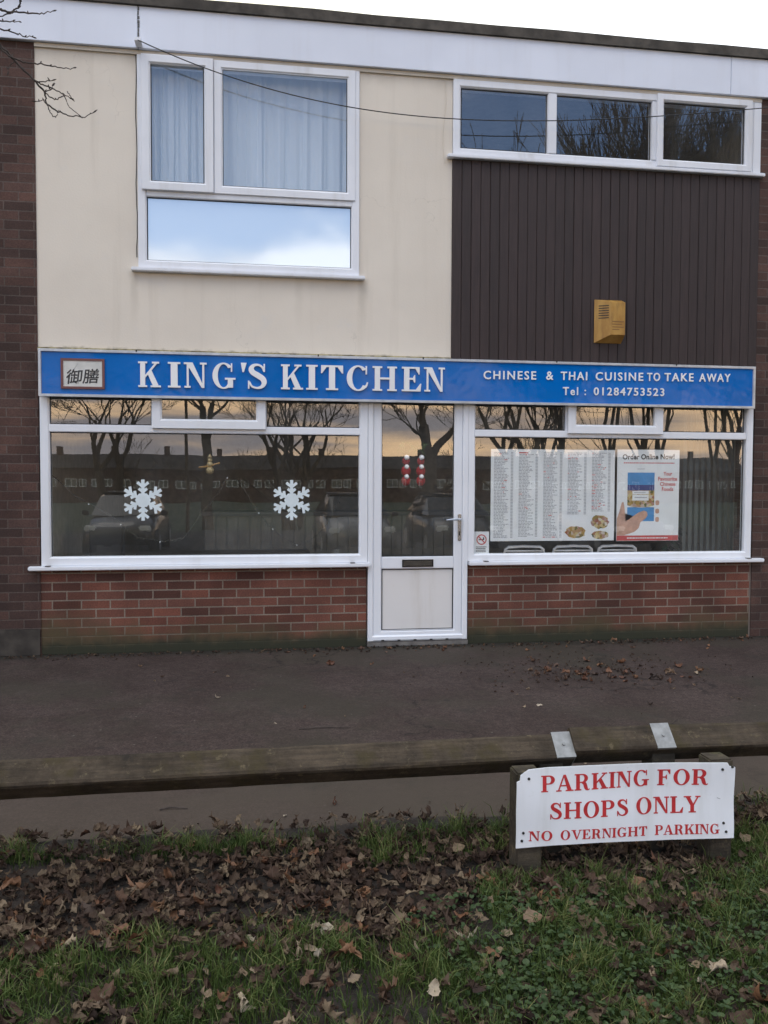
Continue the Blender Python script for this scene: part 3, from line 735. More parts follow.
for z, a, b_ in ((2.795, 3.098, 3.205), (2.772, 3.098, 3.19), (2.748, 3.10, 3.205), (2.727, 3.10, 3.165)): mb.box(a, b_, -.1165, -.1148, z, z+.009)
mb.build('worn_print', simple('faded_brown_print', (.22, .11, .03), .6), al)

# ------------------------------------------------------------------ things in the shop windows
M['flake'] = simple('frosted_blue_white_vinyl', (.66, .75, .78), .5, var=.06)
def snowflake(x, z, label):
    mb = MB(); R0 = .168; y = .0195
    k = 0
    def bar(p, q, w):
        nonlocal k
        p, q = Vector(p), Vector(q); d = (q-p).normalized(); n_ = Vector((-d.y, d.x))*w/2
        poly = [p+n_, p-n_, q-n_, q+n_]; mb.prism([(x+a.x, z+a.y) for a in poly], y-.004-.0001*(k % 13), y-.0004); k += 1
    for i in range(6):
        a = math.radians(60*i+30); u = Vector((math.cos(a), math.sin(a)))
        bar((0, 0), u*R0, .027)
        for rr, L in ((.068, .042), (.110, .056)):
            for s_ in (-1, 1):
                b_ = a+s_*math.radians(52); w_ = Vector((math.cos(b_), math.sin(b_))); bar(u*rr, u*rr+w_*L, .023)
        for j in range(1):
            bar(u*.0, u*.055, .06)
    return tag(mb.build('snowflake_decoration', M['flake']), label, 'decoration', 'snowflakes stuck to the window')
snowflake(-.865, 1.250, 'white snowflake sticker on the left part of the wide shop window')
snowflake(.343, 1.250, 'white snowflake sticker on the wide shop window nearer the door')

# menu poster
M['paper'] = simple('glossy_menu_paper', (.86, .89, .91), .4, var=.05, scale=4)
M['print_grey'] = simple('grey_small_print', (.40, .42, .46), .6)
M['print_pink'] = simple('pale_red_small_print', (.62, .16, .16), .6)
M['print_red'] = simple('red_print', (.60, .10, .10), .6)
def food(name, seed):
    m, nt, b = newmat(name); o = OBJ(nt)
    vo = N(nt, 'TexVoronoi', {'Vector': SCL(nt, o, (1, 1, 1), (seed, 0, seed)), 'Scale': 38.})
    r = RAMP(nt, (N(nt, 'SeparateColor', {0: (vo, 1)}), 0), [(0, (.05, .09, .02)), (.3, (.42, .26, .05)), (.5, (.62, .52, .25)), (.75, (.30, .06, .03)), (1, (.65, .6, .5))])
    lnk(nt, r, b.inputs['Base Color']); b.inputs['Roughness'].default_value = .4; return m
M['food'] = food('food_photo_print', 3.)
mp = thing('menu_poster', 'large white takeaway menu poster in five columns inside the right window', 'poster', (2.64, .04, .893))
MB().box(2.068, 3.206, .030, .033, .890, 1.694).build('sheet', M['paper'], mp)
mb = MB(); r = random.Random(5); yq = .0295
cw = (3.206-2.068)/5
for cI in range(5):
    cx0 = 2.068+.028+cI*cw*.985; cx1 = cx0+cw-.055
    z = 1.668
    zend = .925 if cI < 3 else (1.13 if cI == 3 else 1.15)
    i = 0; nxt = 0
    while z > zend:
        if i == nxt and (r.random() < (.9 if cI > 2 else .35)):
            mb.add([(cx0, yq, z), (cx0+(cx1-cx0)*r.uniform(.35, .7), yq, z), (cx0+(cx1-cx0)*.5, yq, z-.010), (cx0, yq, z-.010)], [(0, 1, 2, 3)], 1); nxt = i+r.choice((6, 8, 11, 14)); z -= .017
        else:
            e = cx0+(cx1-cx0)*r.uniform(.42, .80)
            q = cx0
            while q < e:
                q2 = min(e, q+r.uniform(.012, .034)); mb.add([(q, yq, z), (q2, yq, z), (q2, yq, z-.0065), (q, yq, z-.0065)], [(0, 1, 2, 3)], 0 if r.random() > (.03 if cI < 3 else .13) else 1); q = q2+.005
            mb.add([(cx1-.022, yq, z), (cx1, yq, z), (cx1, yq, z-.0065), (cx1-.022, yq, z-.0065)], [(0, 1, 2, 3)], 0); z -= .0128
        i += 1
mb.build('small_print', [M['print_grey'], M['print_red']], mp)
mb = MB()
def blob(mb, cx, cz, rx, rz, y, n=22, mi=0, seed=1):
    r = random.Random(seed)
    mb.add([(cx, y, cz)]+[(cx+rx*(1+r.uniform(-.1, .1))*math.cos(6.283*i/n), y, cz+rz*(1+r.uniform(-.1, .1))*math.sin(6.283*i/n)) for i in range(n)], [(0, 1+i, 1+(i+1) % n) for i in range(n)], mi)
blob(mb, 2.845, .965, .095, .055, .0292, seed=1); blob(mb, 3.070, 1.055, .085, .060, .0292, seed=2); blob(mb, 3.078, .940, .080, .036, .0292, seed=3)
mb.build('food_picture', M['food'], mp)
# order online poster
op = thing('order_poster', 'white poster with a hand holding a phone and red bottom band in the right window', 'poster', (3.53, .04, .885))
MB().box(3.229, 3.820, .030, .033, .884, 1.700).build('sheet', M['paper'], op)
mb = MB(); y = .0297
sans(mb, 'Order Online Now!', 3.278, 3.772, 1.612, 1.618, .046, y, .0004, bold=.03, space=1.02)
mb.build('heading', M['ink'], op)
mb = MB(); r = random.Random(9); q = 3.290
while q < 3.765:
    q2 = q+r.uniform(.010, .022); mb.add([(q, y, 1.586), (q2, y, 1.586), (q2, y, 1.576), (q, y, 1.576)], [(0, 1, 2, 3)]); q = q2+.004
mb.build('small_print', M['print_pink'], op)
for s_, a, b_, z in (('Your', 3.668, 3.752, 1.470), ('Favourite', 3.618, 3.800, 1.424), ('Chinese', 3.636, 3.785, 1.378), ('Foods', 3.655, 3.765, 1.332)): word(sans, op, M['print_red'], s_, a, b_, z, z, .034, y, .0004, bold=.025)
mb = MB()
mb.add([(3.231, y, .886), (3.818, y, .886), (3.818, y, .932), (3.231, y, .932)], [(0, 1, 2, 3)])
mb.build('bottom_band', M['print_red'], op)
mb = MB(); q = 3.33
while q < 3.72:
    q2 = q+r.uniform(.012, .03); mb.add([(q, y-.0003, .914), (q2, y-.0003, .914), (q2, y-.0003, .904), (q, y-.0003, .904)], [(0, 1, 2, 3)]); q = q2+.005
mb.build('band_print', M['paper'], op)
def rrect(x0, x1, z0, z1, rr, n=5):
    p = []
    for cx, cz, a in ((x1-rr, z1-rr, 0), (x0+rr, z1-rr, 90), (x0+rr, z0+rr, 180), (x1-rr, z0+rr, 270)): p += ell(cx, cz, rr, rr, a, a+90, n)
    return p
def flat(mb, poly, y, mi=0): mb.add([(a, y, b) for a, b in poly], [tuple(range(len(poly)))], mi)
mb = MB(); ph = [(0, 0)]
flat(mb, rrect(3.308, 3.602, .955, 1.555, .03), y+.0001, 0)
flat(mb, R_(3.328, 3.584, 1.06, 1.495), y-.0002, 1)
flat(mb, R_(3.328, 3.584, 1.335, 1.385), y-.0004, 2)
flat(mb, R_(3.328, 3.584, 1.185, 1.335), y-.0005, 3)
flat(mb, R_(3.375, 3.530, 1.302, 1.332), y-.0007, 0); flat(mb, R_(3.375, 3.530, 1.245, 1.297), y-.0007, 0)
flat(mb, R_(3.395, 3.515, 1.268, 1.276), y-.0009, 4); flat(mb, R_(3.39, 3.50, 1.314, 1.319), y-.0009, 4)
flat(mb, [(3.328, 1.185)]+[(3.328+.256*i/10, 1.185-.004+.022*(1-((i-5)/5)**2)*-1+.022) for i in range(11)]+[(3.584, 1.185)], y-.0006, 0)
flat(mb, R_(3.42, 3.49, 1.525, 1.530), y-.0003, 4)
mb.build('phone_picture', [M['paper'], simple('screen_blue_print', (.07, .30, .62), .4), simple('screen_navy_print', (.03, .05, .22), .4), M['food'], M['print_grey']], op)
mb = MB()
hand = [(3.231, .934), (3.30, .934), (3.40, .965), (3.440, 1.00), (3.455, 1.05), (3.505, 1.085), (3.522, 1.115), (3.515, 1.145), (3.485, 1.155), (3.44, 1.140), (3.385, 1.105), (3.345, 1.075), (3.312, 1.06),
        (3.308, 1.13), (3.300, 1.20), (3.290, 1.235), (3.275, 1.225), (3.255, 1.15), (3.231, 1.08)]
hm = MB(); 
bmh = bmesh.new(); f_ = bmh.faces.new([bmh.verts.new((a, y-.0012, b)) for a, b in hand]); bmesh.ops.triangulate(bmh, faces=[f_]); hm.bm(bmh)
for z in (1.225, 1.150, 1.075): flat(hm, rrect(3.596, 3.632, z-.022, z+.022, .014), y-.0003)
hm.build('hand_picture', simple('skin_tone_print', (.62, .38, .28), .45, var=.15, scale=20), op)
# no smoking sticker
ns = thing('no_smoking_sticker', 'small white no smoking sticker low in the right window corner', 'sticker', (1.99, .03, .775))
MB().box(1.922, 2.056, .0292, .0302, .776, .975).build('sheet', M['paper'], ns)
mb = MB(); y = .0288
mb.add([(1.989+rr*math.cos(6.283*i/24), y, .905+rr*math.sin(6.283*i/24)) for i in range(24) for rr in (.046, .036)], [(2*i, 2*i+1, (2*i+3) % 48, (2*i+2) % 48) for i in range(24)])
flat(mb, [(1.957, .930), (1.964, .937), (2.021, .880), (2.014, .873)], y-.0003)
mb.build('ban_circle', M['print_red'], ns)
mb = MB(); flat(mb, R_(1.963, 2.013, .900, .909), y+.0001); flat(mb, R_(2.002, 2.013, .9095, .925), y+.0001); mb.build('cigarette_picture', M['ink'], ns)
mb = MB()
for z in (.838, .824, .810, .796): flat(mb, R_(1.938, 2.040-random.uniform(0, .02), z, z+.006), y)
mb.build('small_print', M['ink'], ns)

# inside the shop
M['board'] = simple('grey_brown_boards', (.22, .20, .16), .7, var=.25, scale=6)
ct = thing('shop_counter', 'boarded grey brown service counter inside behind the left window', 'counter', (1.0, 1.6, .04))
mb = MB(); n = 26
for i in range(n):
    x = -.45+i*.1115; mb.box(x, x+.106, 1.55, 1.58, .04, 1.05, .006)
mb.build('board_front', M['board'], ct)
MB().box(-.5, 2.5, 1.50, 2.1, 1.052, 1.09, .008).build('worktop', simple('dark_worktop', (.10, .09, .08), .4), ct)
bn = thing('waiting_bench', 'low dark bench just inside the left shop window', 'bench', (-.2, .5, .04))
MB().box(-.98, .53, .36, .72, .70, .78, .01).build('seat', simple('dark_bench_vinyl', (.020, .018, .018), .5), bn)
for x in (-.9, .42):
    for y_ in (.40, .66): MB().box(x, x+.05, y_, y_+.05, .04, .70).build('leg', M['iron'], bn)
st = thing('dark_chair', 'dark chair seen dimly at the left end of the wide shop window', 'chair', (-1.28, .9, .04))
MB().box(-1.43, -1.12, .78, .84, .62, 1.02, .025).build('backrest', simple('black_vinyl', (.018, .017, .017), .5), st)
MB().box(-1.45, -1.10, .78, 1.2, .45, .52, .02).build('seat', simple('black_vinyl_seat', (.018, .017, .017), .5), st)
for x, y_ in ((-1.43, .8), (-1.14, .8), (-1.43, 1.16), (-1.14, 1.16)): MB().box(x, x+.03, y_, y_+.03, .04, .45).build('leg', M['iron'], st)
chl = ['grey tubular metal chair back below the left columns of the menu', 'grey tubular metal chair back below the middle of the menu', 'grey tubular metal chair back below the gap between menu and phone poster']
ch0 = None
for i, x in enumerate((2.40, 2.85, 3.27)):
    if ch0 is None:
        ch0 = thing('metal_chair', chl[0], 'chair', (x, .19, .04), 'metal chairs in the right window')
        w = .185
        mb = MB().tube([(x-w, .17, .44), (x-w, .11, .75), (x-w+.01, .10, .810), (x-w+.04, .10, .832), (x, .10, .838), (x+w-.04, .10, .832), (x+w-.01, .10, .810), (x+w, .11, .75), (x+w, .17, .44)], .0135, 8)
        mb.tube([(x-w+.015, .105, .795), (x+w-.015, .105, .795)], .009, 8)
        mb.build('back_frame', simple('pale_grey_metal', (.80, .80, .80), .4, .1), ch0, smooth=True)
        MB().box(x-.19, x+.19, .16, .56, .44, .475, .012).build('seat', M['iron'], ch0)
        for px_, py_ in ((x-.17, .18), (x+.17, .18), (x-.17, .52), (x+.17, .52)): MB().tube([(px_, py_, .04), (px_, py_, .44)], .011, 8).build('leg', M['alu'], ch0)
    else:
        c_ = copy_tree(ch0); c_.location.x = x; c_['label'] = chl[i]
# vertical blind at the right
vb = thing('vertical_blind', 'grey vertical strip blind at the right edge of the right window', 'blind', (4.3, .35, 2.2))
MB().box(3.85, 4.52, .32, .38, 2.20, 2.25, .005).build('headrail', M['alu'], vb)
mb = MB()
for i in range(9):
    x = 4.02+i*.06; mb.add([(x, .33, .50), (x+.05, .36, .50), (x+.05, .36, 2.2), (x, .33, 2.2)], [(0, 1, 2, 3)])
mb.build('slats', simple('grey_green_blind_fabric', (.17, .185, .17), .85), vb)
# pot plant
pl = thing('pot_plant', 'dark leafy pot plant beside the phone poster inside the right window', 'plant', (4.0, .55, .04))
mb = MB(); mb.tube([(4.0, .55, .04), (4.0, .55, .36)], [.11, .15], 16); mb.build('pot', simple('terracotta', (.25, .10, .06), .8), pl)
mb = MB(); r = random.Random(4)
for k in range(90):
    a, e, L = r.uniform(0, 6.28), r.uniform(.3, 1.4), r.uniform(.2, .75)
    d = Vector((math.cos(a)*math.cos(e)*.5, math.sin(a)*math.cos(e)*.4, math.sin(e))); p = Vector((4.0, .55, .36))+d*L
    s_ = d.cross(Vector((0, 0, 1))).normalized()*.03; q = p+Vector((d.x*2, d.y*2, -.3)).normalized()*.12
    mb.add([p-s_*.2, p+(q-p)*.5-s_, q, p+(q-p)*.5+s_], [(0, 1, 2, 3)])
mb.build('foliage', simple('dark_house_plant_leaves', (.02, .045, .018), .5), pl)
# garlands and ornaments
M['tinsel'] = simple('dark_green_tinsel', (.07, .066, .05), .6)
def garland(pts, label):
    mb = MB(); P3 = [Vector((a, .16, b)) for a, b in pts]; fine = []
    for i in range(len(P3)-1):
        for k in range(8): fine.append(P3[i].lerp(P3[i+1], k/8))
    mb.tube(fine, .0022, 5)
    r = random.Random(3)
    for p in fine:
        for k in range(3): mb.tube([p, p+Vector((r.uniform(-.02, .02), r.uniform(-.02, .02), r.uniform(-.025, .015)))], .0016, 3)
        if r.random() < .08: mb.box(p.x-.004, p.x+.005, p.y-.016, p.y-.006, p.z-.012, p.z-.002, 0, 1)
    return tag(mb.build('light_garland', [M['tinsel'], M['paper']]), label, 'garland', 'wire garlands hanging in the left shop window')
garland([(-1.60, 1.45), (-1.42, 1.28), (-1.14, 1.12), (-.93, .935), (-.72, .90), (-.56, .925), (-.42, 1.11), (-.27, 1.30), (-.18, 1.46)], 'wire light garland looping below the left snowflake')
garland([(-.10, 1.42), (.03, 1.20), (.14, 1.05), (.27, .93), (.41, .86), (.56, .935), (.66, 1.05), (.78, 1.3)], 'wire light garland looping below the snowflake nearer the door')
orn = thing('snowman_ornament', 'tiny gold and white snowman ornament high in the left shop window', 'ornament', (-.33, .05, 1.47))
mb = MB()
for cz, rr in ((1.495, .034), (1.545, .027), (1.580, .02)):
    bm = bmesh.new(); bmesh.ops.create_icosphere(bm, subdivisions=2, radius=rr); mb.bm(bm, 0, lambda c, cz=cz: (c.x-.33, c.y+.06, c.z+cz))
mb.tube([(-.33, .06, 1.60), (-.33, .055, 1.63)], [.022, .004], 8)
mb.build('body', simple('gold_cream_glitter', (.48, .38, .20), .4, .2), orn, smooth=True)
MB().tube([(-.42, .06, 1.52), (-.33, .045, 1.53), (-.25, .06, 1.56)], .008, 6).build('arm', M['yellow'], orn)
M['red_cloth'] = simple('red_felt', (.42, .02, .025), .8)
bob = ['red and white hanging Christmas ornament, left of the pair behind the door glass', 'red and white hanging Christmas ornament, right of the pair behind the door glass']
for i, x in enumerate((1.325, 1.455)):
    o_ = thing('hanging_ornament', bob[i], 'ornament', (x, .05, 1.34), 'red ornaments behind the door glass')
    b_ = MB(); 
    for cz, rr in ((1.585, .034), (1.50, .042), (1.415, .040)):
        bm = bmesh.new(); bmesh.ops.create_icosphere(bm, subdivisions=2, radius=rr); b_.bm(bm, 0, lambda c, cz=cz: (c.x+x, c.y+.07, c.z*1.15+cz))
    b_.build('red_body', M['red_cloth'], o_, smooth=True)
    b_ = MB()
    for cz, rr in ((1.615, .024), (1.535, .022), (1.45, .022)):
        bm = bmesh.new(); bmesh.ops.create_icosphere(bm, subdivisions=2, radius=rr); b_.bm(bm, 0, lambda c, cz=cz: (c.x+x, c.y+.035, c.z+cz))
    b_.build('white_face', M['letter_white'], o_, smooth=True)
    MB().tube([(x, .07, 1.62), (x, .07, 1.74)], .002, 4).build('cord', M['ink'], o_)
gh = thing('green_sprig', 'faint green festive sprig above the red ornaments behind the door glass', 'decoration', (1.39, .06, 1.68))
mb = MB(); r = random.Random(8)
for k in range(60):
    p = Vector((1.39+r.uniform(-.13, .13), .09, 1.70+r.uniform(-.05, .05))); mb.tube([p, p+Vector((r.uniform(-.03, .03), 0, r.uniform(-.04, .02)))], .003, 3)
mb.build('needles', simple('pale_green_tinsel', (.10, .17, .07), .6), gh)

# ------------------------------------------------------------------ knee rails
def rail_mb(x0, x1, za, zb, hd=.068, yc=-4.150):
    n = max(4, int((x1-x0)/.06)); vs = []; c = .010
    prof_ = [(0, hd), (c, hd-c*.4), (hd-c*.4, c), (hd, 0), (hd-c*.4, -c), (c, -hd+c*.4), (0, -hd), (-c, -hd+c*.4), (-hd+c*.4, -c), (-hd, 0), (-hd+c*.4, c), (-c, hd-c*.4)]
    for i in range(n+1):
        x = x0+(x1-x0)*i/n; z = za+(zb-za)*i/n
        for k, (a, b) in enumerate(prof_):
            d = 1+.035*mnoise.noise(Vector((x*5, k*1.7, za*40)))+.02*mnoise.noise(Vector((x*23, k*3.1, 2)))
            vs.append((x, yc+a*d, z+b*d))
    m = len(prof_)
    fs = [(i*m+k, i*m+(k+1) % m, (i+1)*m+(k+1) % m, (i+1)*m+k) for i in range(n) for k in range(m)]+[tuple(range(m)), tuple(range(n*m, n*m+m))]
    return MB().add(vs, fs)
def notched_post(x, zt, yc=-4.15, w=.045):
    mb = MB()
    pr = [(-w, -.25), (w, -.25), (w, zt), (0.0, zt-w), (-w, zt)]   # birdsmouth top in (y,z)
    vs = [(x-w, yc+a, b) for a, b in pr]+[(x+w, yc+a, b) for a, b in pr]
    return mb.add(vs, [(0, 1, 2, 3, 4), (9, 8, 7, 6, 5)]+[(i, (i+1) % 5, (i+1) % 5+5, i+5) for i in range(5)])
def strap(x, z, hd=.0705, yc=-4.15, w=.037, skew=.012):
    mb = MB(); t2 = .003
    o = [(-hd, -.012), (0, hd), (hd, -.012)]
    path = [(hd*.42, -.135), (hd*.46, -.07), (hd+.001, .0), (0, hd+.002), (-hd-.001, .0), (-hd*.45, -.040), (-hd*.10, -.068)]
    vs = []
    for k, (a, b) in enumerate(path):
        s_ = skew*(1 if a < 0 else 0)*0
        for dx in (-w, w): vs.append((x+dx+s_, yc+a, z+b))
    n = len(path)
    fs = [(2*i, 2*i+1, 2*i+3, 2*i+2) for i in range(n-1)]
    mb.add(vs, fs)
    k2 = len(vs); vs2 = [(p[0], p[1]+(p[1]-yc)*.04, p[2]+.0025) for p in vs]
    mb.add(vs2, fs)
    mb.tube([(x, yc-.036, z+.038), (x, yc-.041, z+.043)], .006, 8)
    return mb
kl = thing('knee_rail', 'long mossy square timber knee rail with one metal strap, crossing the left of the verge', 'rail fence', (0, -4.15, 0))
rail_mb(-2.6, 1.182, .400, .412).build('rail', M['rail'], kl)
notched_post(1.10, .402).build('post', M['post'], kl); notched_post(-1.62, .394).build('post', M['post'], kl)
strap(1.150, .4125).build('strap', M['galv'], kl)
kr = thing('knee_rail', 'mossy timber knee rail set slightly higher behind the right half of the parking sign', 'rail fence', (2.4, -4.15, 0))
rail_mb(1.186, 4.3, .434, .396).build('rail', M['rail'], kr)
notched_post(1.545, .420).build('post', M['post'], kr); notched_post(3.6, .395).build('post', M['post'], kr)
strap(1.545, .4295).build('strap', M['galv'], kr)

# ------------------------------------------------------------------ parking sign
ps = thing('parking_sign', 'white parking sign with red serif letters on two short timber stakes', 'sign', (1.34, -4.34, 0))
def stake(x0, x1, zt):
    mb = MB().box(x0, x1, -4.342, -4.252, -.2, zt, .006); return mb.build('stake', M['post'], ps)
stake(.922, 1.016, .405); stake(1.652, 1.742, .418)
def board_y(x, z):
    u = (x-1.34)/.41
    return -4.351+.004*math.sin(u*4.2+.5)-.003*abs(u)**3+.002*math.sin(z*22+u*2)
def board_z(x, z): return z
TOPX, TOPZ = (.916, .935, .951, 1.033, 1.166, 1.335, 1.506, 1.70, 1.731, 1.75), (.407, .412, .419, .425, .425, .422, .418, .412, .410, .408)
BOTX, BOTZ = (.916, 1.059, 1.226, 1.396, 1.569, 1.75), (.142, .146, .145, .139, .136, .133)
nxb, nzb = 56, 18; vs = []; r = random.Random(2)
for side in (0, 1):
    for j in range(nzb+1):
        for i in range(nxb+1):
            u, w_ = i/nxb, j/nzb
            x = .918+.820*u; zb = float(np.interp(x, BOTX, BOTZ)); zt = float(np.interp(x, TOPX, TOPZ))
            z = zb+(zt-zb)*w_
            # chipped upper corners
            if j >= nzb-1 and i == 0: x += .012; z -= .010
            if j == nzb and i <= 2: z -= .012-.004*i+r.uniform(0, .003)
            if j == nzb and i >= nxb-1: z -= .012; x -= .006
            x += .0008*math.sin(w_*9)*(1 if i in (0, nxb) else 0)
            vs.append((x, board_y(x, z)+(.004 if side else 0), board_z(x, z)))
st_ = (nxb+1)*(nzb+1); fs = []
for j in range(nzb):
    for i in range(nxb):
        a = j*(nxb+1)+i; q = (a, a+1, a+nxb+2, a+nxb+1); fs += [q, tuple(k+st_ for k in q[::-1])]
rim = [i for i in range(nxb+1)]+[j*(nxb+1)+nxb for j in range(1, nzb+1)]+[nzb*(nxb+1)+i for i in range(nxb-1, -1, -1)]+[j*(nxb+1) for j in range(nzb-1, 0, -1)]
fs += [(rim[k], rim[(k+1) % len(rim)], rim[(k+1) % len(rim)]+st_, rim[k]+st_) for k in range(len(rim))]
MB().add(vs, fs).build('board', M['sign_white'], ps, smooth=False)
for tx, a, b_, za, zb_, cap in (('PARKING', 1.012, 1.410, .339, .339, .058), ('FOR', 1.450, 1.634, .338, .333, .058), ('SHOPS', 1.039, 1.330, .241, .237, .059), ('ONLY', 1.366, 1.604, .238, .233, .060),
                               ('NO', .967, 1.048, .166, .164, .035), ('OVERNIGHT', 1.081, 1.404, .164, .158, .035), ('PARKING', 1.440, 1.681, .158, .152, .036)):
    mb = MB(); serif(mb, tx, a, b_, za, zb_, cap, 0, .0005, track=.03)
    mb.v = [(x, board_y(x, z)-.0004+y, z) for x, y, z in mb.v]
    mb.build('lettering', M['sign_red'], ps)
for x, z in ((.962, .388), (1.690, .388), (.944, .196), (.939, .168), (1.698, .190), (1.708, .158), (1.727, .396)):
    y = board_y(x, z); MB().tube([(x, y+.001, z), (x, y-.0035, z)], [.0055, .004], 10).build('screw', M['iron'], ps)
mb = MB()
for x, z, L, a in ((1.672, .285, .030, -.4),):
    y = board_y(x, z)-.0006; zz = board_z(x, z)
    mb.add([(x, y, zz), (x+L, y, zz+L*math.sin(a)), (x+L, y, zz+L*math.sin(a)-.002), (x, y, zz-.003)], [(0, 1, 2, 3)])
mb.build('scuff', M['print_grey'], ps)

# ------------------------------------------------------------------ overhead wire and its pole
pts = []
for k in range(66):
    x = -.86+k*.1; pts.append((x, -.150+.004*math.sin(x*2), -.00697*x**3+.0880*x*x-.2285*x+4.580))
tag(MB().tube(pts, .0045, 5).build('overhead_wire', M['gasket']), 'thin black loose wire sagging from the white fascia across the upper windows', 'wire')
tag(MB().box(-.885, -.835, -.157, -.0505, 4.838, 4.868, .004).build('wire_bracket', M['upvc_old']), 'small pale bracket at the fascia bottom where the wire starts', 'bracket')

# ------------------------------------------------------------------ trees
def grow(mb, p, d, L, r, depth, rnd, spread, upw, seg=4, minr=.006, kids=(2, 3), sides=(8, 6, 5, 4, 3, 3, 3)):
    pts = [p.copy()]; rad = [r]; dd = d.normalized()
    r1 = max(minr, r*.62)
    for i in range(seg):
        dd = (dd+Vector((rnd.gauss(0, .15), rnd.gauss(0, .15), rnd.gauss(0, .09)+upw*.10))).normalized()
        pts.append(pts[-1]+dd*L/seg); rad.append(r+(r1-r)*(i+1)/seg)
    mb.tube(pts, rad, sides[min(len(sides)-1, 6-depth if depth < 7 else 0)], cap=False)
    if depth <= 0: return
    for k in range(rnd.randint(*kids)):
        a = rnd.uniform(0, 6.283); t_b = rnd.uniform(.45, 1) if k else 1.
        i = min(seg, max(1, int(round(t_b*seg)))); q = pts[i]
        ax = dd.cross(Vector((math.cos(a), math.sin(a), .3))).normalized()
        nd = (Matrix.Rotation(rnd.uniform(.5, 1.0)*spread, 3, ax) @ dd)
        grow(mb, q, nd, L*rnd.uniform(.60, .86), max(minr, rad[i]*rnd.uniform(.42, .70)), depth-1, rnd, spread, upw, max(2, seg-1), minr, kids, sides)
def bare_tree(x, y, h, seed, label, stems=1, r=.22, fork=2.0, spread=.8, upw=.45, depth=6, group='bare trees across the car park', kids=(2, 3), lean=0, minr=.009):
    z0 = gz(x, y); rnd = random.Random(seed)
    t = thing('bare_tree', label, 'tree', (x, y, z0), group)
    tr = MB(); br = MB()
    for s_ in range(stems):
        off = Vector(((s_-(stems-1)/2)*r*1.7, rnd.uniform(-.1, .1), 0))
        tilt = Vector(((s_-(stems-1)/2)*.16+lean, rnd.uniform(-.06, .06), 1)).normalized()
        p0 = Vector((x, y, z0-.2))+off; pts = [p0]; L = fork*rnd.uniform(.9, 1.1)+.2
        for k in range(6): pts.append(pts[-1]+(tilt+Vector((rnd.gauss(0, .035), rnd.gauss(0, .03), 0)))*L/6)
        tr.tube(pts, [r*(1.25 if k == 0 else 1.05-.05*k) for k in range(7)], 10)
        n = rnd.randint(3, 4)
        for k in range(n):
            a = 6.283*k/n+rnd.uniform(-.4, .4)
            d = Vector((math.cos(a)*spread*.6, math.sin(a)*spread*.6, 1))
            grow(br, pts[-1]-Vector((0, 0, .05)), d, (h-fork)*.34, r*.60, depth, rnd, spread, upw, 5, minr, kids)
        grow(br, pts[3], Vector((rnd.choice((-1, 1))*.9, .2, .7)), (h-fork)*.22, r*.35, depth-2, rnd, spread, upw, 4, .008, kids)
    tr.build('trunk', M['bark'], t, smooth=True); br.build('branches', M['bark'], t)
    return t
bare_tree(-5.8, -30, 8.8, 3, 'twin stemmed bare tree mirrored in the left end of the wide shop window', 2, .20, 2.6)
bare_tree(-1.75, -30, 9, 9, 'straight single trunk bare tree mirrored left of centre in the wide shop window', 1, .25, 4.2)
bare_tree(1.8, -30, 8.8, 5, 'three stemmed spreading bare tree mirrored beside the right snowflake', 3, .17, 2.2, .85)
bare_tree(5.45, -18.6, 6.4, 8, 'thick forked bare tree mirrored in the door glass', 1, .26, 2.6, .7)
bare_tree(11.8, -30, 11, 21, 'bare tree mirrored above the menu poster', 2, .2, 3)
bare_tree(-12.5, -33, 7, 25, 'low twiggy bare tree mirrored at the far left of the shop window', 2, .12, 1.2, .9)
tall = [(14.6, -33), (17.3, -32), (20.0, -33.5), (22.6, -32), (25.4, -34), (28.4, -33)]
tall_l = ['tall slim bare tree mirrored at the left of the upper right window band', 'tall upright bare tree mirrored in the middle upper right pane', 'tall bare tree with dense twigs mirrored at the mullion of the upper right window',
          'tall bare tree mirrored in the left of the last upper pane', 'tallest bare tree mirrored in the right of the last upper pane', 'tall bare tree at the end of the row beyond the mirrored window view']
for i, (x, y) in enumerate(tall):
    bare_tree(x, y, 16.5+1.2*(i % 3)+(1.5 if i > 2 else 0)-(6.5 if i == 0 else 0), 40+i, tall_l[i], 1 if i % 2 else 2, .17, 3.2, .42, 1.2, 6, kids=(2, 4), minr=.016)

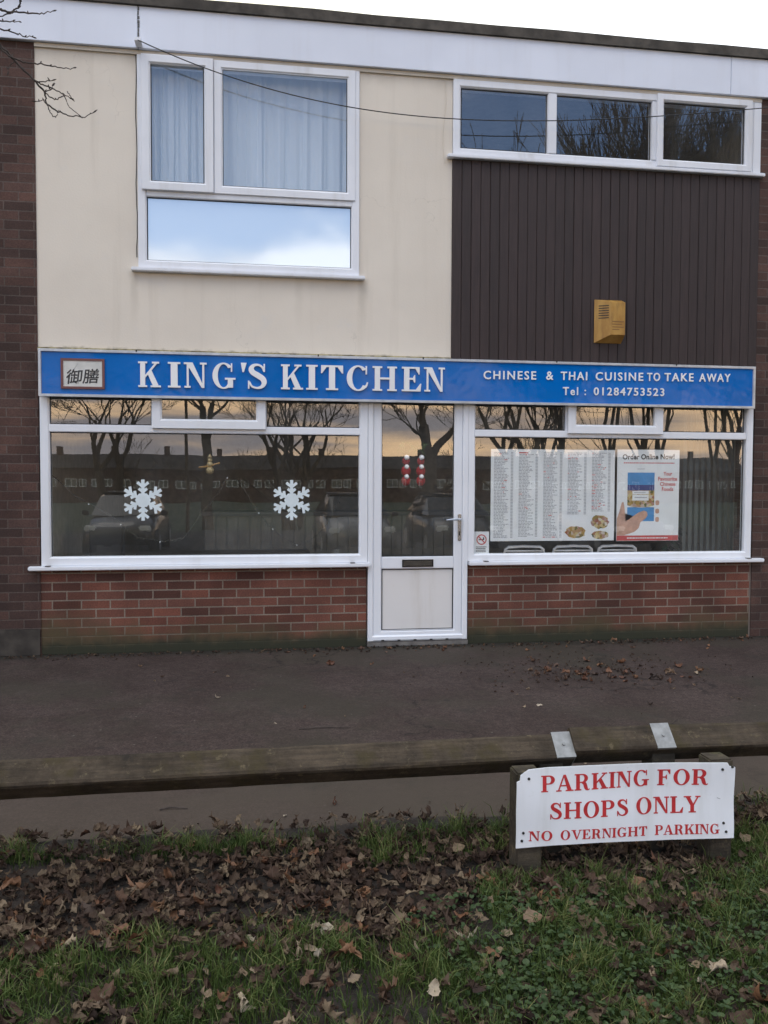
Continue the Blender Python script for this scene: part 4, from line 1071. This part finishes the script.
# the tree whose twigs hang into the picture, top left
nt_ = thing('bare_tree', 'bare tree whose budded drooping twigs hang before the fascia at top left', 'tree', (-3.3, -3.9, 0))
MB().tube([(-3.3, -3.9, -.2), (-3.28, -3.9, 1), (-3.22, -3.86, 2.2), (-3.1, -3.8, 3.2), (-2.9, -3.7, 4.1), (-2.75, -3.65, 5.2)], [.15, .12, .105, .09, .07, .05], 12).build('trunk', M['bark_near'], nt_, smooth=True)
K = 4.05/7.2      # twigs about 4 m from the lens plane, i.e. Y = -3.15
def tw(zpx, zpy, y=-3.15):
    px, py = zpx/6.4, zpy/6.4
    d = rgt*((px-384)/F_PX)-up*((py-512)/F_PX)+fwd
    return CAM+d*((y-CAM.y)/d.y)
mb = MB(); r = random.Random(6)
def twig(pts, r0, r1, y0=-3.15, y1=-3.15, buds=True):
    P = [tw(a, b, y0+(y1-y0)*i/max(1, len(pts)-1)) for i, (a, b) in enumerate(pts)]
    f2 = []
    for i in range(len(P)-1):
        for k in range(4): f2.append(P[i].lerp(P[i+1], k/4)+Vector((r.gauss(0, .0015), r.gauss(0, .004), r.gauss(0, .0015))))
    f2.append(P[-1]); n = len(f2)
    mb.tube(f2, [r0+(r1-r0)*i/(n-1) for i in range(n)], 6)
    if buds:
        for p in f2[3::3]:
            if r.random() < .45:
                e = p+Vector((r.uniform(-.012, .012), 0, r.uniform(.004, .016))); mb.tube([p, p.lerp(e, .5), e], [.0018, .0034, .001], 5)
    e = f2[-1]; mb.tube([f2[-2], e, e+(e-f2[-2]).normalized()*.012], [.002, .0036, .001], 5)
LIM = [(-900, -60), (-420, -20), (-140, 90), (0, 285)]
twig(LIM, .016, .006, -3.6, -3.2, False)
twig([(0, 285), (95, 390), (215, 510), (285, 590), (300, 665), (370, 715), (440, 740), (545, 752), (610, 712)], .0055, .0016, -3.2, -3.05)
twig([(215, 510), (270, 540), (345, 572), (410, 605), (460, 632)], .0035, .0018)
twig([(430, 582), (448, 610), (465, 636)], .002, .0016)
twig([(240, 525), (290, 520), (345, 512)], .0028, .0015)
twig([(285, 590), (330, 565), (342, 545)], .0024, .0014)
twig([(285, 590), (315, 620), (350, 632), (385, 628), (410, 610), (425, 650), (455, 695), (515, 745)], .0028, .0016)
twig([(300, 665), (312, 705), (335, 742), (360, 746), (370, 715)], .0026, .0016)
twig([(300, 665), (275, 640), (220, 648)], .0024, .0014)
twig([(-140, 90), (-40, 260), (60, 360), (150, 395), (220, 405), (300, 418), (370, 432), (440, 440), (480, 433)], .0045, .0016, -3.3, -3.1)
twig([(-420, -20), (-200, 10), (0, 60), (60, 78), (120, 80), (240, 88), (290, 80), (350, 68)], .006, .0016, -3.4, -3.2)
twig([(-200, -160), (60, -60), (130, 0), (128, 25), (105, 55), (60, 85), (0, 108), (-60, 120)], .0045, .002, -3.35, -3.2)
twig([(-420, -20), (-180, 110), (0, 135), (80, 138), (130, 140)], .0045, .0016, -3.4, -3.2)
twig([(-140, 90), (0, 185), (100, 215), (160, 232), (225, 242)], .004, .0016, -3.3, -3.1)
twig([(95, 390), (60, 420), (50, 470)], .0024, .0014); twig([(0, 20), (15, 10), (30, -20)], .003, .0016)
# limb from trunk to the twigs
A0 = tw(-900, -60, -3.6)
mb.tube([Vector((-2.9, -3.7, 4.1)), Vector((-2.6, -3.66, 4.3)).lerp(A0, .35), A0], [.045, .03, .016], 8)
for k in range(10):
    rnd = random.Random(60+k); a = rnd.uniform(1.6, 4.7)
    grow(mb, Vector((-2.85+.02*k, -3.68, 4.2+k*.1)), Vector((math.cos(a), math.sin(a), .6)), 1.0, .03, 3, rnd, .8, .4, 4, .003)
mb.build('branches', M['bark_near'], nt_)

# ------------------------------------------------------------------ opposite the shop: houses, lamp post, cars
M['house_brick'] = brick_mat('far_house_brick', (.12, .062, .045), (.09, .05, .04), (.14, .12, .1))
M['tiles'] = simple('dark_roof_tiles', (.045, .038, .036), .85, var=.3, scale=3)
def window_box(x0, x1, z0, z1, y, parent):
    w = MB().ring(x0, x1, z0, z1, [(0, y), (0, y+.06), (.09, y+.06), (.09, y)]); w.box((x0+x1)/2-.05, (x0+x1)/2+.05, y, y+.055, z0+.09, z1-.09)
    o = w.build('window', M['upvc'], parent)
    MB().box(x0+.09, x1-.09, y+.005, y+.02, z0+.09, z1-.09).build('pane', M['glass_far'], o)
M['glass_far'] = simple('far_window_glass', (.16, .16, .15), .1)
hx, hy = 0, -110; hz = gz(0, hy)
hs = thing('terraced_house', 'low dark brick terraced house with white windows mirrored in the shop glass', 'house', (hx, hy, hz), 'terraced houses across the car park')
def hp(mb, n, m): return mb.build(n, m, hs)
hp(MB().box(-3.5, 3.5, hy-7, hy, hz, hz+4.3), 'wall', M['house_brick'])
rf = MB().add([(-3.5, hy+.35, hz+4.2), (3.5, hy+.35, hz+4.2), (3.5, hy-3.5, hz+6.2), (-3.5, hy-3.5, hz+6.2), (-3.5, hy-7.35, hz+4.2), (3.5, hy-7.35, hz+4.2)], [(0, 1, 2, 3), (3, 2, 5, 4), (0, 3, 4), (1, 5, 2), (0, 4, 5, 1)])
rf = hp(rf, 'roof', M['tiles'])
MB().box(2.4, 3.1, hy-3.8, hy-3.2, hz+5.8, hz+7.2, .03).build('chimney', M['house_brick'], rf)
for x0, x1 in ((-3.0, -1.5), (-1.2, -.2), (.5, 1.6), (2.0, 3.1)): window_box(x0, x1, hz+1.55, hz+2.6, hy+.003, hs)
for i, k in enumerate((-6, -5, -4, -3, -2, -1, 1, 2, 3, 4, 5, 6, 7, 8, 9, 10)):
    c_ = copy_tree(hs); c_.location = (7.02*k+(1.0 if k > 2 else 0), hy-(3 if k > 2 else 0), hz)
lp = thing('lamp_post', 'slim grey lamp post mirrored between trees in the wide shop window', 'lamp post', (-2.3, -25, gz(0, -25)))
MB().tube([(-2.3, -25, gz(0, -25)-.2), (-2.3, -25, 5.4)], [.08, .05], 10).build('column', M['bark'], lp)
MB().box(-2.55, -2.05, -24.9, -24.3, 5.35, 5.5, .03).build('lamp_head', M['alu'], lp)
# garden fence and hedge band below the houses
tag(MB().box(-60, 90, -98.1, -98, gz(0, -98)-.1, gz(0, -98)+1.0).build('garden_wall', M['house_brick']), 'low brick garden wall in front of the mirrored terraced houses', 'wall')

def car(x, y, rot, paint, label):
    z0 = gz(x, y); t = thing('parked_car', label, 'car', (x, y, z0), 'cars parked across from the shop')
    secs = [(-2.05, .62, .42, .60), (-1.98, .72, .30, .72), (-1.2, .80, .25, .90), (-.95, .82, .25, .95), (0, .84, .25, .97), (1.2, .84, .25, .96), (1.75, .80, .28, .92), (2.02, .70, .40, .80)]
    vs = []; m = 10
    for (l, w, zb, zt) in secs:
        for (a, b) in ((-1, .25), (-1, .55), (-.98, .8), (-.85, 1), (-.4, 1.03), (.4, 1.03), (.85, 1), (.98, .8), (1, .55), (1, .25)):
            vs.append((a*w, l, zb+(zt-zb)*(b-.25)/.78))
    fs = [(i*m+j, i*m+(j+1) % m, (i+1)*m+(j+1) % m, (i+1)*m+j) for i in range(len(secs)-1) for j in range(m)]+[tuple(range(m)), tuple(range((len(secs)-1)*m, len(secs)*m))]
    def pt(mb, n, mt, par=t, sm=False): return mb.build(n, mt, par, smooth=sm, loc=(0, 0, 0))
    body = pt(MB().add(vs, fs), 'body', paint, sm=True)
    cs = [(-1.05, .74, .93, .94), (-.40, .62, .95, 1.40), (.25, .60, .96, 1.46), (1.1, .60, .95, 1.42), (1.75, .70, .92, .95)]
    vs = []
    for l, w, zb, zt in cs: vs += [(-.78, l, zb), (-w, l, zt-.03 if zt > 1 else zt), (-w*.8, l, zt), (w*.8, l, zt), (w, l, zt-.03 if zt > 1 else zt), (.78, l, zb)]
    fs = [(i*6+j, i*6+j+1, (i+1)*6+j+1, (i+1)*6+j) for i in range(4) for j in range(5)]
    g = pt(MB().add(vs, fs), 'glasshouse', M['car_glass'], sm=False)
    pt(MB().box(-.58, .58, -.36, 1.08, 1.425, 1.475, .02), 'roof', paint)
    for sx in (-1, 1):
        for ly in (-1.3, 1.35):
            w_ = pt(MB().tube([(sx*.86, ly, .31), (sx*.64, ly, .31)], .31, 20), 'wheel', M['gasket'])
            r_ = MB().tube([(sx*.868, ly, .31), (sx*.85, ly, .31)], .19, 14).build('rim', M['alu'], w_, loc=(0, 0, 0))
        pt(MB().box(sx*.62-.14, sx*.62+.14, -2.03, -1.93, .60, .74, .03), 'headlight', M['letter_white'])
        pt(MB().box(sx*.92-.08, sx*.92+.08, -.85, -.72, .92, 1.04, .02), 'mirror', paint)
    pt(MB().box(-.5, .5, -2.075, -2.0, .36, .52, .01), 'grille', M['gasket'])
    t.rotation_euler.z = rot
    return t
M['car_glass'] = simple('dark_car_glass', (.03, .033, .035), .05)
def paintm(n, c): return simple(n, c, .3, .2, .05, 2, coat=.6)
car(2.5, -13.9, math.pi, paintm('silver_paint', (.13, .135, .14)), 'grey car facing the shop, mirrored in the right end of the wide shop window')
car(5.0, -14.1, math.pi, paintm('dark_grey_paint', (.02, .022, .024)), 'dark grey car facing the shop, mirrored in the door glass')
car(-3.0, -15.0, math.pi, paintm('beige_paint', (.06, .055, .05)), 'dull beige car facing the shop, mirrored at the left of the shop window')
car(9.3, -14.0, math.pi, paintm('blue_grey_paint', (.03, .035, .05)), 'blue grey car facing the shop, mirrored in the right shop window')

# ------------------------------------------------------------------ verge: grass, weeds, leaves
def fbm(x, y, s, o=0): return mnoise.fractal(Vector((x*s+o, y*s-o, o*.37)), 1., 2., 4)
def in_frame(x, y, m=0):
    d = Vector((x, y, 0))-CAM; z = d.dot(fwd)
    if z < .5: return False
    px, py = 384+F_PX*d.dot(rgt)/z, 512-F_PX*d.dot(up)/z
    return -m < px < 768+m and -m < py < 1024+m
def grass_amount(x, y):
    n = fbm(x, y, 2.2, 3.); g = 0.
    # grass lining the tarmac edge in tufts
    if -4.05 < y < -3.76: g = max(g, (.9 if x < .05 else .2)*max(0, 1-abs(y+3.93)/.12)+.5*n-.05)
    if .40 < x < 1.0 and -4.2 < y < -3.88: g = max(g, .6+n)
    # the main verge
    lim = -4.52+.10*n+(.0 if x < .75 else .22)
    if .3 < x < .75: lim -= .12
    g = max(g, min(1, max(0, (lim-y)/.16))*(.75+.75*n))
    if x > 1.72: g = max(g, (.85+n) if y < -4.12+.1*n else .25*(.2+n))
    if 1.0 < x < 1.75 and y < -4.40: g = max(g, .8+.5*n)
    if y < -4.78+.08*n: g = max(g, .45+.3*n)
    if -5.1 < y < -4.5 and .78 < x < 1.6: g *= .95                     # weeds take over here
    return max(0, min(1, g))
def weed_amount(x, y):
    n = fbm(x, y, 1.8, 11.)
    if x < .45 or y > -4.42: return max(0, min(.08, n*.2)) if y < -4.75 else 0.
    return max(0, min(1, (x-.45)/.3))*max(0, min(1, (-y-4.42)/.12))*max(0, min(1, 1.0+1.1*n))
verts, faces, tone = [], [], []
cnt = 0
for k in range(430000):
    x, y = rng.uniform(-3.2, 4.2), rng.uniform(-6.6, -3.62)
    vis = in_frame(x, y, 60)
    if not vis and rng.random() > .22: continue
    g = grass_amount(x, y)
    if rng.random() > g**1.3: continue
    clump = fbm(x, y, 9, 5.)
    h = (.026+.042*max(0, .5+clump))*rng.uniform(.6, 1.5)*(1.15 if y > -4.05 else 1.0)
    w = rng.uniform(.0011, .0024)
    a = rng.uniform(0, 6.283); la = rng.uniform(0, 6.283); ln = h*rng.uniform(.15, .95)
    z = soil_z(x, y)-.004
    ca, sa = math.cos(a)*w, math.sin(a)*w; lx, ly = math.cos(la)*ln, math.sin(la)*ln
    o = len(verts)
    verts += [(x-ca, y-sa, z), (x+ca, y+sa, z), (x+lx*.3+ca*.8, y+ly*.3+sa*.8, z+h*.6), (x+lx*.3-ca*.8, y+ly*.3-sa*.8, z+h*.6), (x+lx, y+ly, z+h*rng.uniform(.75, 1.))]
    faces += [(o, o+1, o+2, o+3), (o+3, o+2, o+4)]
    tv = min(1, max(0, .38+.30*clump+rng.normal(0, .15)))
    if rng.random() < .06: tv = rng.uniform(.8, 1)
    tone += [tv]*5
def stuff_mesh(name, verts, faces, tone, mat):
    me = bpy.data.meshes.new(name); me.from_pydata(verts, [], faces); me.materials.append(mat)
    at = me.attributes.new('tone', 'FLOAT', 'POINT'); at.data.foreach_set('value', tone)
    o = bpy.data.objects.new(name, me); C.objects.link(o); return o
tag(stuff_mesh('grass', verts, faces, tone, M['grass']), 'dark green tufted grass growing along the verge', 'grass', kind='stuff')
verts, faces, tone = [], [], []
for k in range(150000):
    x, y = rng.uniform(-2.5, 4.0), rng.uniform(-6.6, -4.1)
    if not in_frame(x, y, 60) and rng.random() > .25: continue
    if rng.random() > weed_amount(x, y)*.52: continue
    z = soil_z(x, y)+rng.uniform(.008, .045); s_ = rng.uniform(.005, .0125)
    az = rng.uniform(0, 6.283); tilt = rng.normal(0, .5)
    R3 = Matrix.Rotation(az, 3, 'Z') @ Matrix.Rotation(tilt, 3, 'X')
    ol = [(0, 0, 0), (-.62, -.25, .1), (-.95, .35, .22), (-.6, .95, .12), (0, 1.15, .0), (.6, .95, .12), (.95, .35, .22), (.62, -.25, .1), (0, .45, -.08)]
    o = len(verts); c0 = Vector((x, y, z))
    verts += [tuple(c0+R3 @ (Vector(p)*s_)) for p in ol]
    faces += [(o+8, o+i, o+(i+1) % 8) for i in range(8)]
    tone += [min(1, max(0, rng.normal(.45, .22)))]*9
tag(stuff_mesh('ground_cover', verts, faces, tone, M['weed']), 'low round leaved green weeds spreading through the verge', 'weeds', kind='stuff')

# leaf shapes: lobed, oval, curled
def leaf_pts(kind, rnd):
    n = 26; out = []
    for i in range(n):
        a = 6.283*i/n-1.5708
        if kind == 0:   # five lobes
            rr = .50+.28*abs(math.cos(2.5*(a-1.5708)))**.7+.10*math.sin(13*a+rnd.random())-.16*(1 if abs(a+1.5708) < .25 else 0)
            x, y = rr*math.cos(a), rr*math.sin(a)*1.02
        elif kind == 1:   # oval with point
            rr = .42; x, y = rr*math.cos(a)*(.95-.25*math.sin(a)), .62*math.sin(a)+(.10 if abs(a-1.5708) < .15 else 0)
            x *= 1+.06*math.sin(9*a)
        else:
            x, y = .25*math.cos(a)*(1+.12*math.sin(7*a)), .66*math.sin(a)
        q = rnd.uniform(.80, 1.06) if kind == 0 else rnd.uniform(.90, 1.05); out.append((x*q, y*q))
    return out
def leaf_shape(kind, seed, curl):
    rnd = random.Random(seed); ol = leaf_pts(kind, rnd); n = len(ol)
    rings = (1., .68, .34); vs = []; cr, ca = rnd.uniform(-curl, curl), rnd.uniform(.3, 1.)*curl
    ang = rnd.uniform(0, 3.14); ca_, sa_ = math.cos(ang), math.sin(ang)
    def zf(x, y):
        u, v = x*ca_+y*sa_, -x*sa_+y*ca_
        return ca*u*u*1.3+cr*v*v*.8+.09*curl*mnoise.noise(Vector((x*4, y*4, seed)))*2-.05*abs(x)
    for k in rings:
        for x, y in ol: vs.append((x*k, y*k, zf(x*k, y*k)+(.05*rnd.uniform(-1, 1)*curl if k == 1. else 0)))
    vs.append((0, 0, zf(0, 0)))
    fs = [(q*n+i, q*n+(i+1) % n, (q+1)*n+(i+1) % n, (q+1)*n+i) for q in (0, 1) for i in range(n)]+[(2*n+i, 2*n+(i+1) % n, 3*n) for i in range(n)]
    Rb = rnd.uniform(.30, .75)/max(.5, curl); b2 = rnd.uniform(0, 3.14); cb, sb = math.cos(b2), math.sin(b2); o_ = rnd.uniform(-.25, .25)
    bent = []
    for x, y, z in vs:
        u, v = x*cb+y*sb-o_, -x*sb+y*cb; a = u/Rb; k_ = 1-z/Rb*.6
        u2, z2 = Rb*math.sin(a)*k_, Rb*(1-math.cos(a))*.9+z*.5
        bent.append(((u2+o_)*cb-v*sb, (u2+o_)*sb+v*cb, z2))
    vs = bent
    if kind != 2:   # stalk
        o = len(vs); vs += [(-.015, -.45, zf(0, -.45)), (.015, -.45, zf(0, -.45)), (.03, -.95, .06), (.005, -.95, .06)]; fs.append((o, o+1, o+2, o+3))
    return vs, fs
shapes = [leaf_shape(k, s_, c_) for k, s_, c_ in ((0, 1, 1.0), (0, 2, 1.5), (0, 3, .7), (1, 4, .9), (1, 5, 1.5), (1, 6, .6), (2, 7, 1.5), (2, 8, 2.0), (0, 9, 2.0))]
zmin = [min(p[2] for p in v_) for v_, _ in shapes]
leaf_me = {}
for mk in ('leaf', 'leaf_pale', 'leaf_rust'):
    for i, (v_, f_) in enumerate(shapes):
        me = bpy.data.meshes.new('fallen_leaf'); me.from_pydata([(a, b, c-zmin[i]*.8) for a, b, c in v_], [], f_); me.materials.append(M[mk])
        me.polygons.foreach_set('use_smooth', [True]*len(me.polygons)); leaf_me[mk, i] = me
LAB = {('leaf', 'bed'): 'dark brown damp leaf in the leaf litter between rail and grass', ('leaf_pale', 'bed'): 'pale tan dry leaf on the dark leaf litter between rail and grass', ('leaf_rust', 'bed'): 'rusty brown leaf in the leaf litter between rail and grass',
       ('leaf', 'grass'): 'dark brown leaf lying in the green verge', ('leaf_pale', 'grass'): 'pale dry leaf lying in the green verge', ('leaf_rust', 'grass'): 'rusty brown leaf lying in the green verge',
       ('leaf', 'pave'): 'dark brown leaf lying on the dark pavement', ('leaf_pale', 'pave'): 'pale dry leaf lying on the dark pavement', ('leaf_rust', 'pave'): 'rusty orange leaf lying on the dark pavement'}
first = {}
def put_leaf(mk, i, x, y, z, s_, az, tx, ty, zone):
    key = (mk, i)
    if key not in first:
        o = bpy.data.objects.new('fallen_leaf', leaf_me[key]); first[key] = o
    else: o = first[key].copy()
    C.objects.link(o)
    o.location = (x, y, z); o.rotation_euler = (tx, ty, az); o.scale = (s_, s_, s_)
    tag(o, LAB[mk, zone], 'leaf', {'bed': 'fallen leaves in the litter bed', 'grass': 'fallen leaves in the grass', 'pave': 'fallen leaves on the pavement'}[zone])
def bed_amount(x, y):
    n = fbm(x, y, 2.0, 21.)
    top = -3.93+.08*n-(.10 if x < 0 else .0)+(.12 if x > 1.6 else 0); bot = -4.72+.12*n+(.02 if x < .7 else .22)
    if y > top or y < bot: return 0
    if x > 1.72: return .95 if y > -4.15+.1*n else max(0, .2+n)
    return 1.
cands = []
for k in range(26000):
    x, y = rng.uniform(-3.0, 3.6), rng.uniform(-6.3, -3.72)
    bd = bed_amount(x, y)
    if rng.random() > max(bd*.8, .20+.34*max(0, fbm(x, y, 3, 31))): continue
    u = rng.random(); mk = 'leaf' if u < .72 else ('leaf_pale' if u < .85 else 'leaf_rust')
    s_ = rng.uniform(.020, .052)*(1.25 if rng.random() < .15 else 1)
    d = (Vector((x, y, 0))-CAM).length
    zone = 'bed' if bd > 0 else 'grass'
    lift = rng.uniform(0, .030) if zone == 'bed' else rng.uniform(.012, .035)
    si = int(rng.integers(0, 9)) if mk == 'leaf' else int(rng.choice((1, 3, 4, 6, 7, 8)))
    if mk == 'leaf_pale': s_ = min(s_*.95, .042)
    cands.append((s_/d if in_frame(x, y, 5) else 0, mk, si, x, y, soil_z(x, y)+lift, s_, rng.uniform(0, 6.283), rng.normal(0, .34), rng.normal(0, .34), zone))
cands.sort(key=lambda c: -c[0]*(1.35 if c[1] != 'leaf' else 1))
pave = []
def pv(x, y, mk, s_, i=None): pave.append((mk, i if i is not None else int(rng.integers(0, 9)), x, y, s_))
pv(.603, -.677, 'leaf_rust', .055, 0); pv(.923, -.721, 'leaf_rust', .035, 3); pv(-.161, -.971, 'leaf_pale', .032, 6); pv(1.865, -1.638, 'leaf_pale', .030, 3); pv(1.809, -2.043, 'leaf_pale', .036, 6); pv(1.70, -2.06, 'leaf_pale', .028, 5)
pv(.365, -3.493, 'leaf_rust', .050, 7); pv(-.254, -3.673, 'leaf_pale', .034, 0); pv(.143, -3.596, 'leaf_pale', .018, 3); pv(3.315, -1.293, 'leaf_rust', .060, 1); pv(3.25, -1.35, 'leaf_pale', .04, 4); pv(2.513, -2.119, 'leaf', .03); pv(.33, -1.9, 'leaf', .03, 7)
for k in range(52):   # drift on the right-hand pavement
    pv(rng.normal(2.55, .30), rng.normal(-1.22, .15), 'leaf_rust' if rng.random() < .6 else 'leaf', rng.uniform(.03, .062))
for k in range(38): pv(rng.uniform(.2, 4.8), -abs(rng.normal(0, .16))-.06, 'leaf' if rng.random() < .4 else 'leaf_rust', rng.uniform(.022, .050))
for k in range(20): pv(rng.uniform(-1.6, 4.5), rng.uniform(-3.3, -.5), 'leaf' if rng.random() < .5 else 'leaf_pale', rng.uniform(.012, .028))
for k in range(12): pv(rng.uniform(.75, 1.8), -abs(rng.normal(0, .10))-.07, 'leaf_rust' if rng.random() < .5 else 'leaf', rng.uniform(.016, .035))
for mk, i, x, y, s_ in pave: put_leaf(mk, i, x, y, .003, s_, rng.uniform(0, 6.283), rng.normal(0, .12), rng.normal(0, .12), 'pave')
NIND = 296-len(pave)
for c_ in cands[:NIND]: put_leaf(*c_[1:])
verts, faces, tone = [], [], []
def litter(mk, i, x, y, z, s_, az, tx, ty):
    v_, f_ = shapes[i]; R3 = (Matrix.Rotation(az, 3, 'Z') @ Matrix.Rotation(ty, 3, 'Y') @ Matrix.Rotation(tx, 3, 'X')); o = len(verts); c0 = Vector((x, y, z))
    verts.extend(tuple(c0+R3 @ (Vector((a, b, c-zmin[i]*.8))*s_)) for a, b, c in v_); faces.extend(tuple(q+o for q in f) for f in f_)
    tv = min(.85, max(0, rng.normal(.40, .22))) if mk == 'leaf' else rng.uniform(.55, 1.); tone.extend([tv]*len(v_))
for c_ in cands[NIND:]: litter(*c_[1:10])
for k in range(700):   # crumbs swept against the wall foot
    x = rng.uniform(-2.2, 5.2); litter('leaf', int(rng.integers(0, 9)), x, -abs(rng.normal(0, .09))-.03, .004, rng.uniform(.008, .024), rng.uniform(0, 6.28), rng.normal(0, .3), rng.normal(0, .3))
for k in range(420):
    litter('leaf', int(rng.integers(0, 9)), rng.normal(2.5, .5), rng.normal(-1.1, .3), .004, rng.uniform(.006, .020), rng.uniform(0, 6.28), rng.normal(0, .3), rng.normal(0, .3))
for k in range(500):
    x = rng.uniform(-.4, 4); litter('leaf', int(rng.integers(0, 9)), x, -3.78+abs(rng.normal(0, .09)), .004, rng.uniform(.004, .014), rng.uniform(0, 6.28), rng.normal(0, .3), rng.normal(0, .3))
for k in range(6500):
    x, y = rng.uniform(-2.4, 3.2), rng.uniform(-5.3, -3.8)
    if rng.random() < bed_amount(x, y)+.12: litter('leaf' if rng.random() < .93 else 'leaf_pale', int(rng.integers(0, 9)), x, y, soil_z(x, y)+rng.uniform(0, .014), rng.uniform(.005, .017), rng.uniform(0, 6.28), rng.normal(0, .7), rng.normal(0, .7))
tag(stuff_mesh('leaf_litter', verts, faces, tone, M['litter']), 'mass of dark fallen leaves and crumbs covering the soil', 'leaf litter', kind='stuff')
# twigs lying about
tl_ = [('fine bare twig lying on the pavement left of the door', (.42, -2.35), .30), ('short dark twig lying on the pale tarmac before the grass', (-.33, -3.45), .12)]
for lab, (x, y), L in tl_:
    tag(MB().tube([(x-L/2, y, .006), (x-L*.1, y+.012, .009), (x+L/2, y-.004, .006)], [.003, .0035, .002], 5).build('twig', M['bark_near']), lab, 'twig')
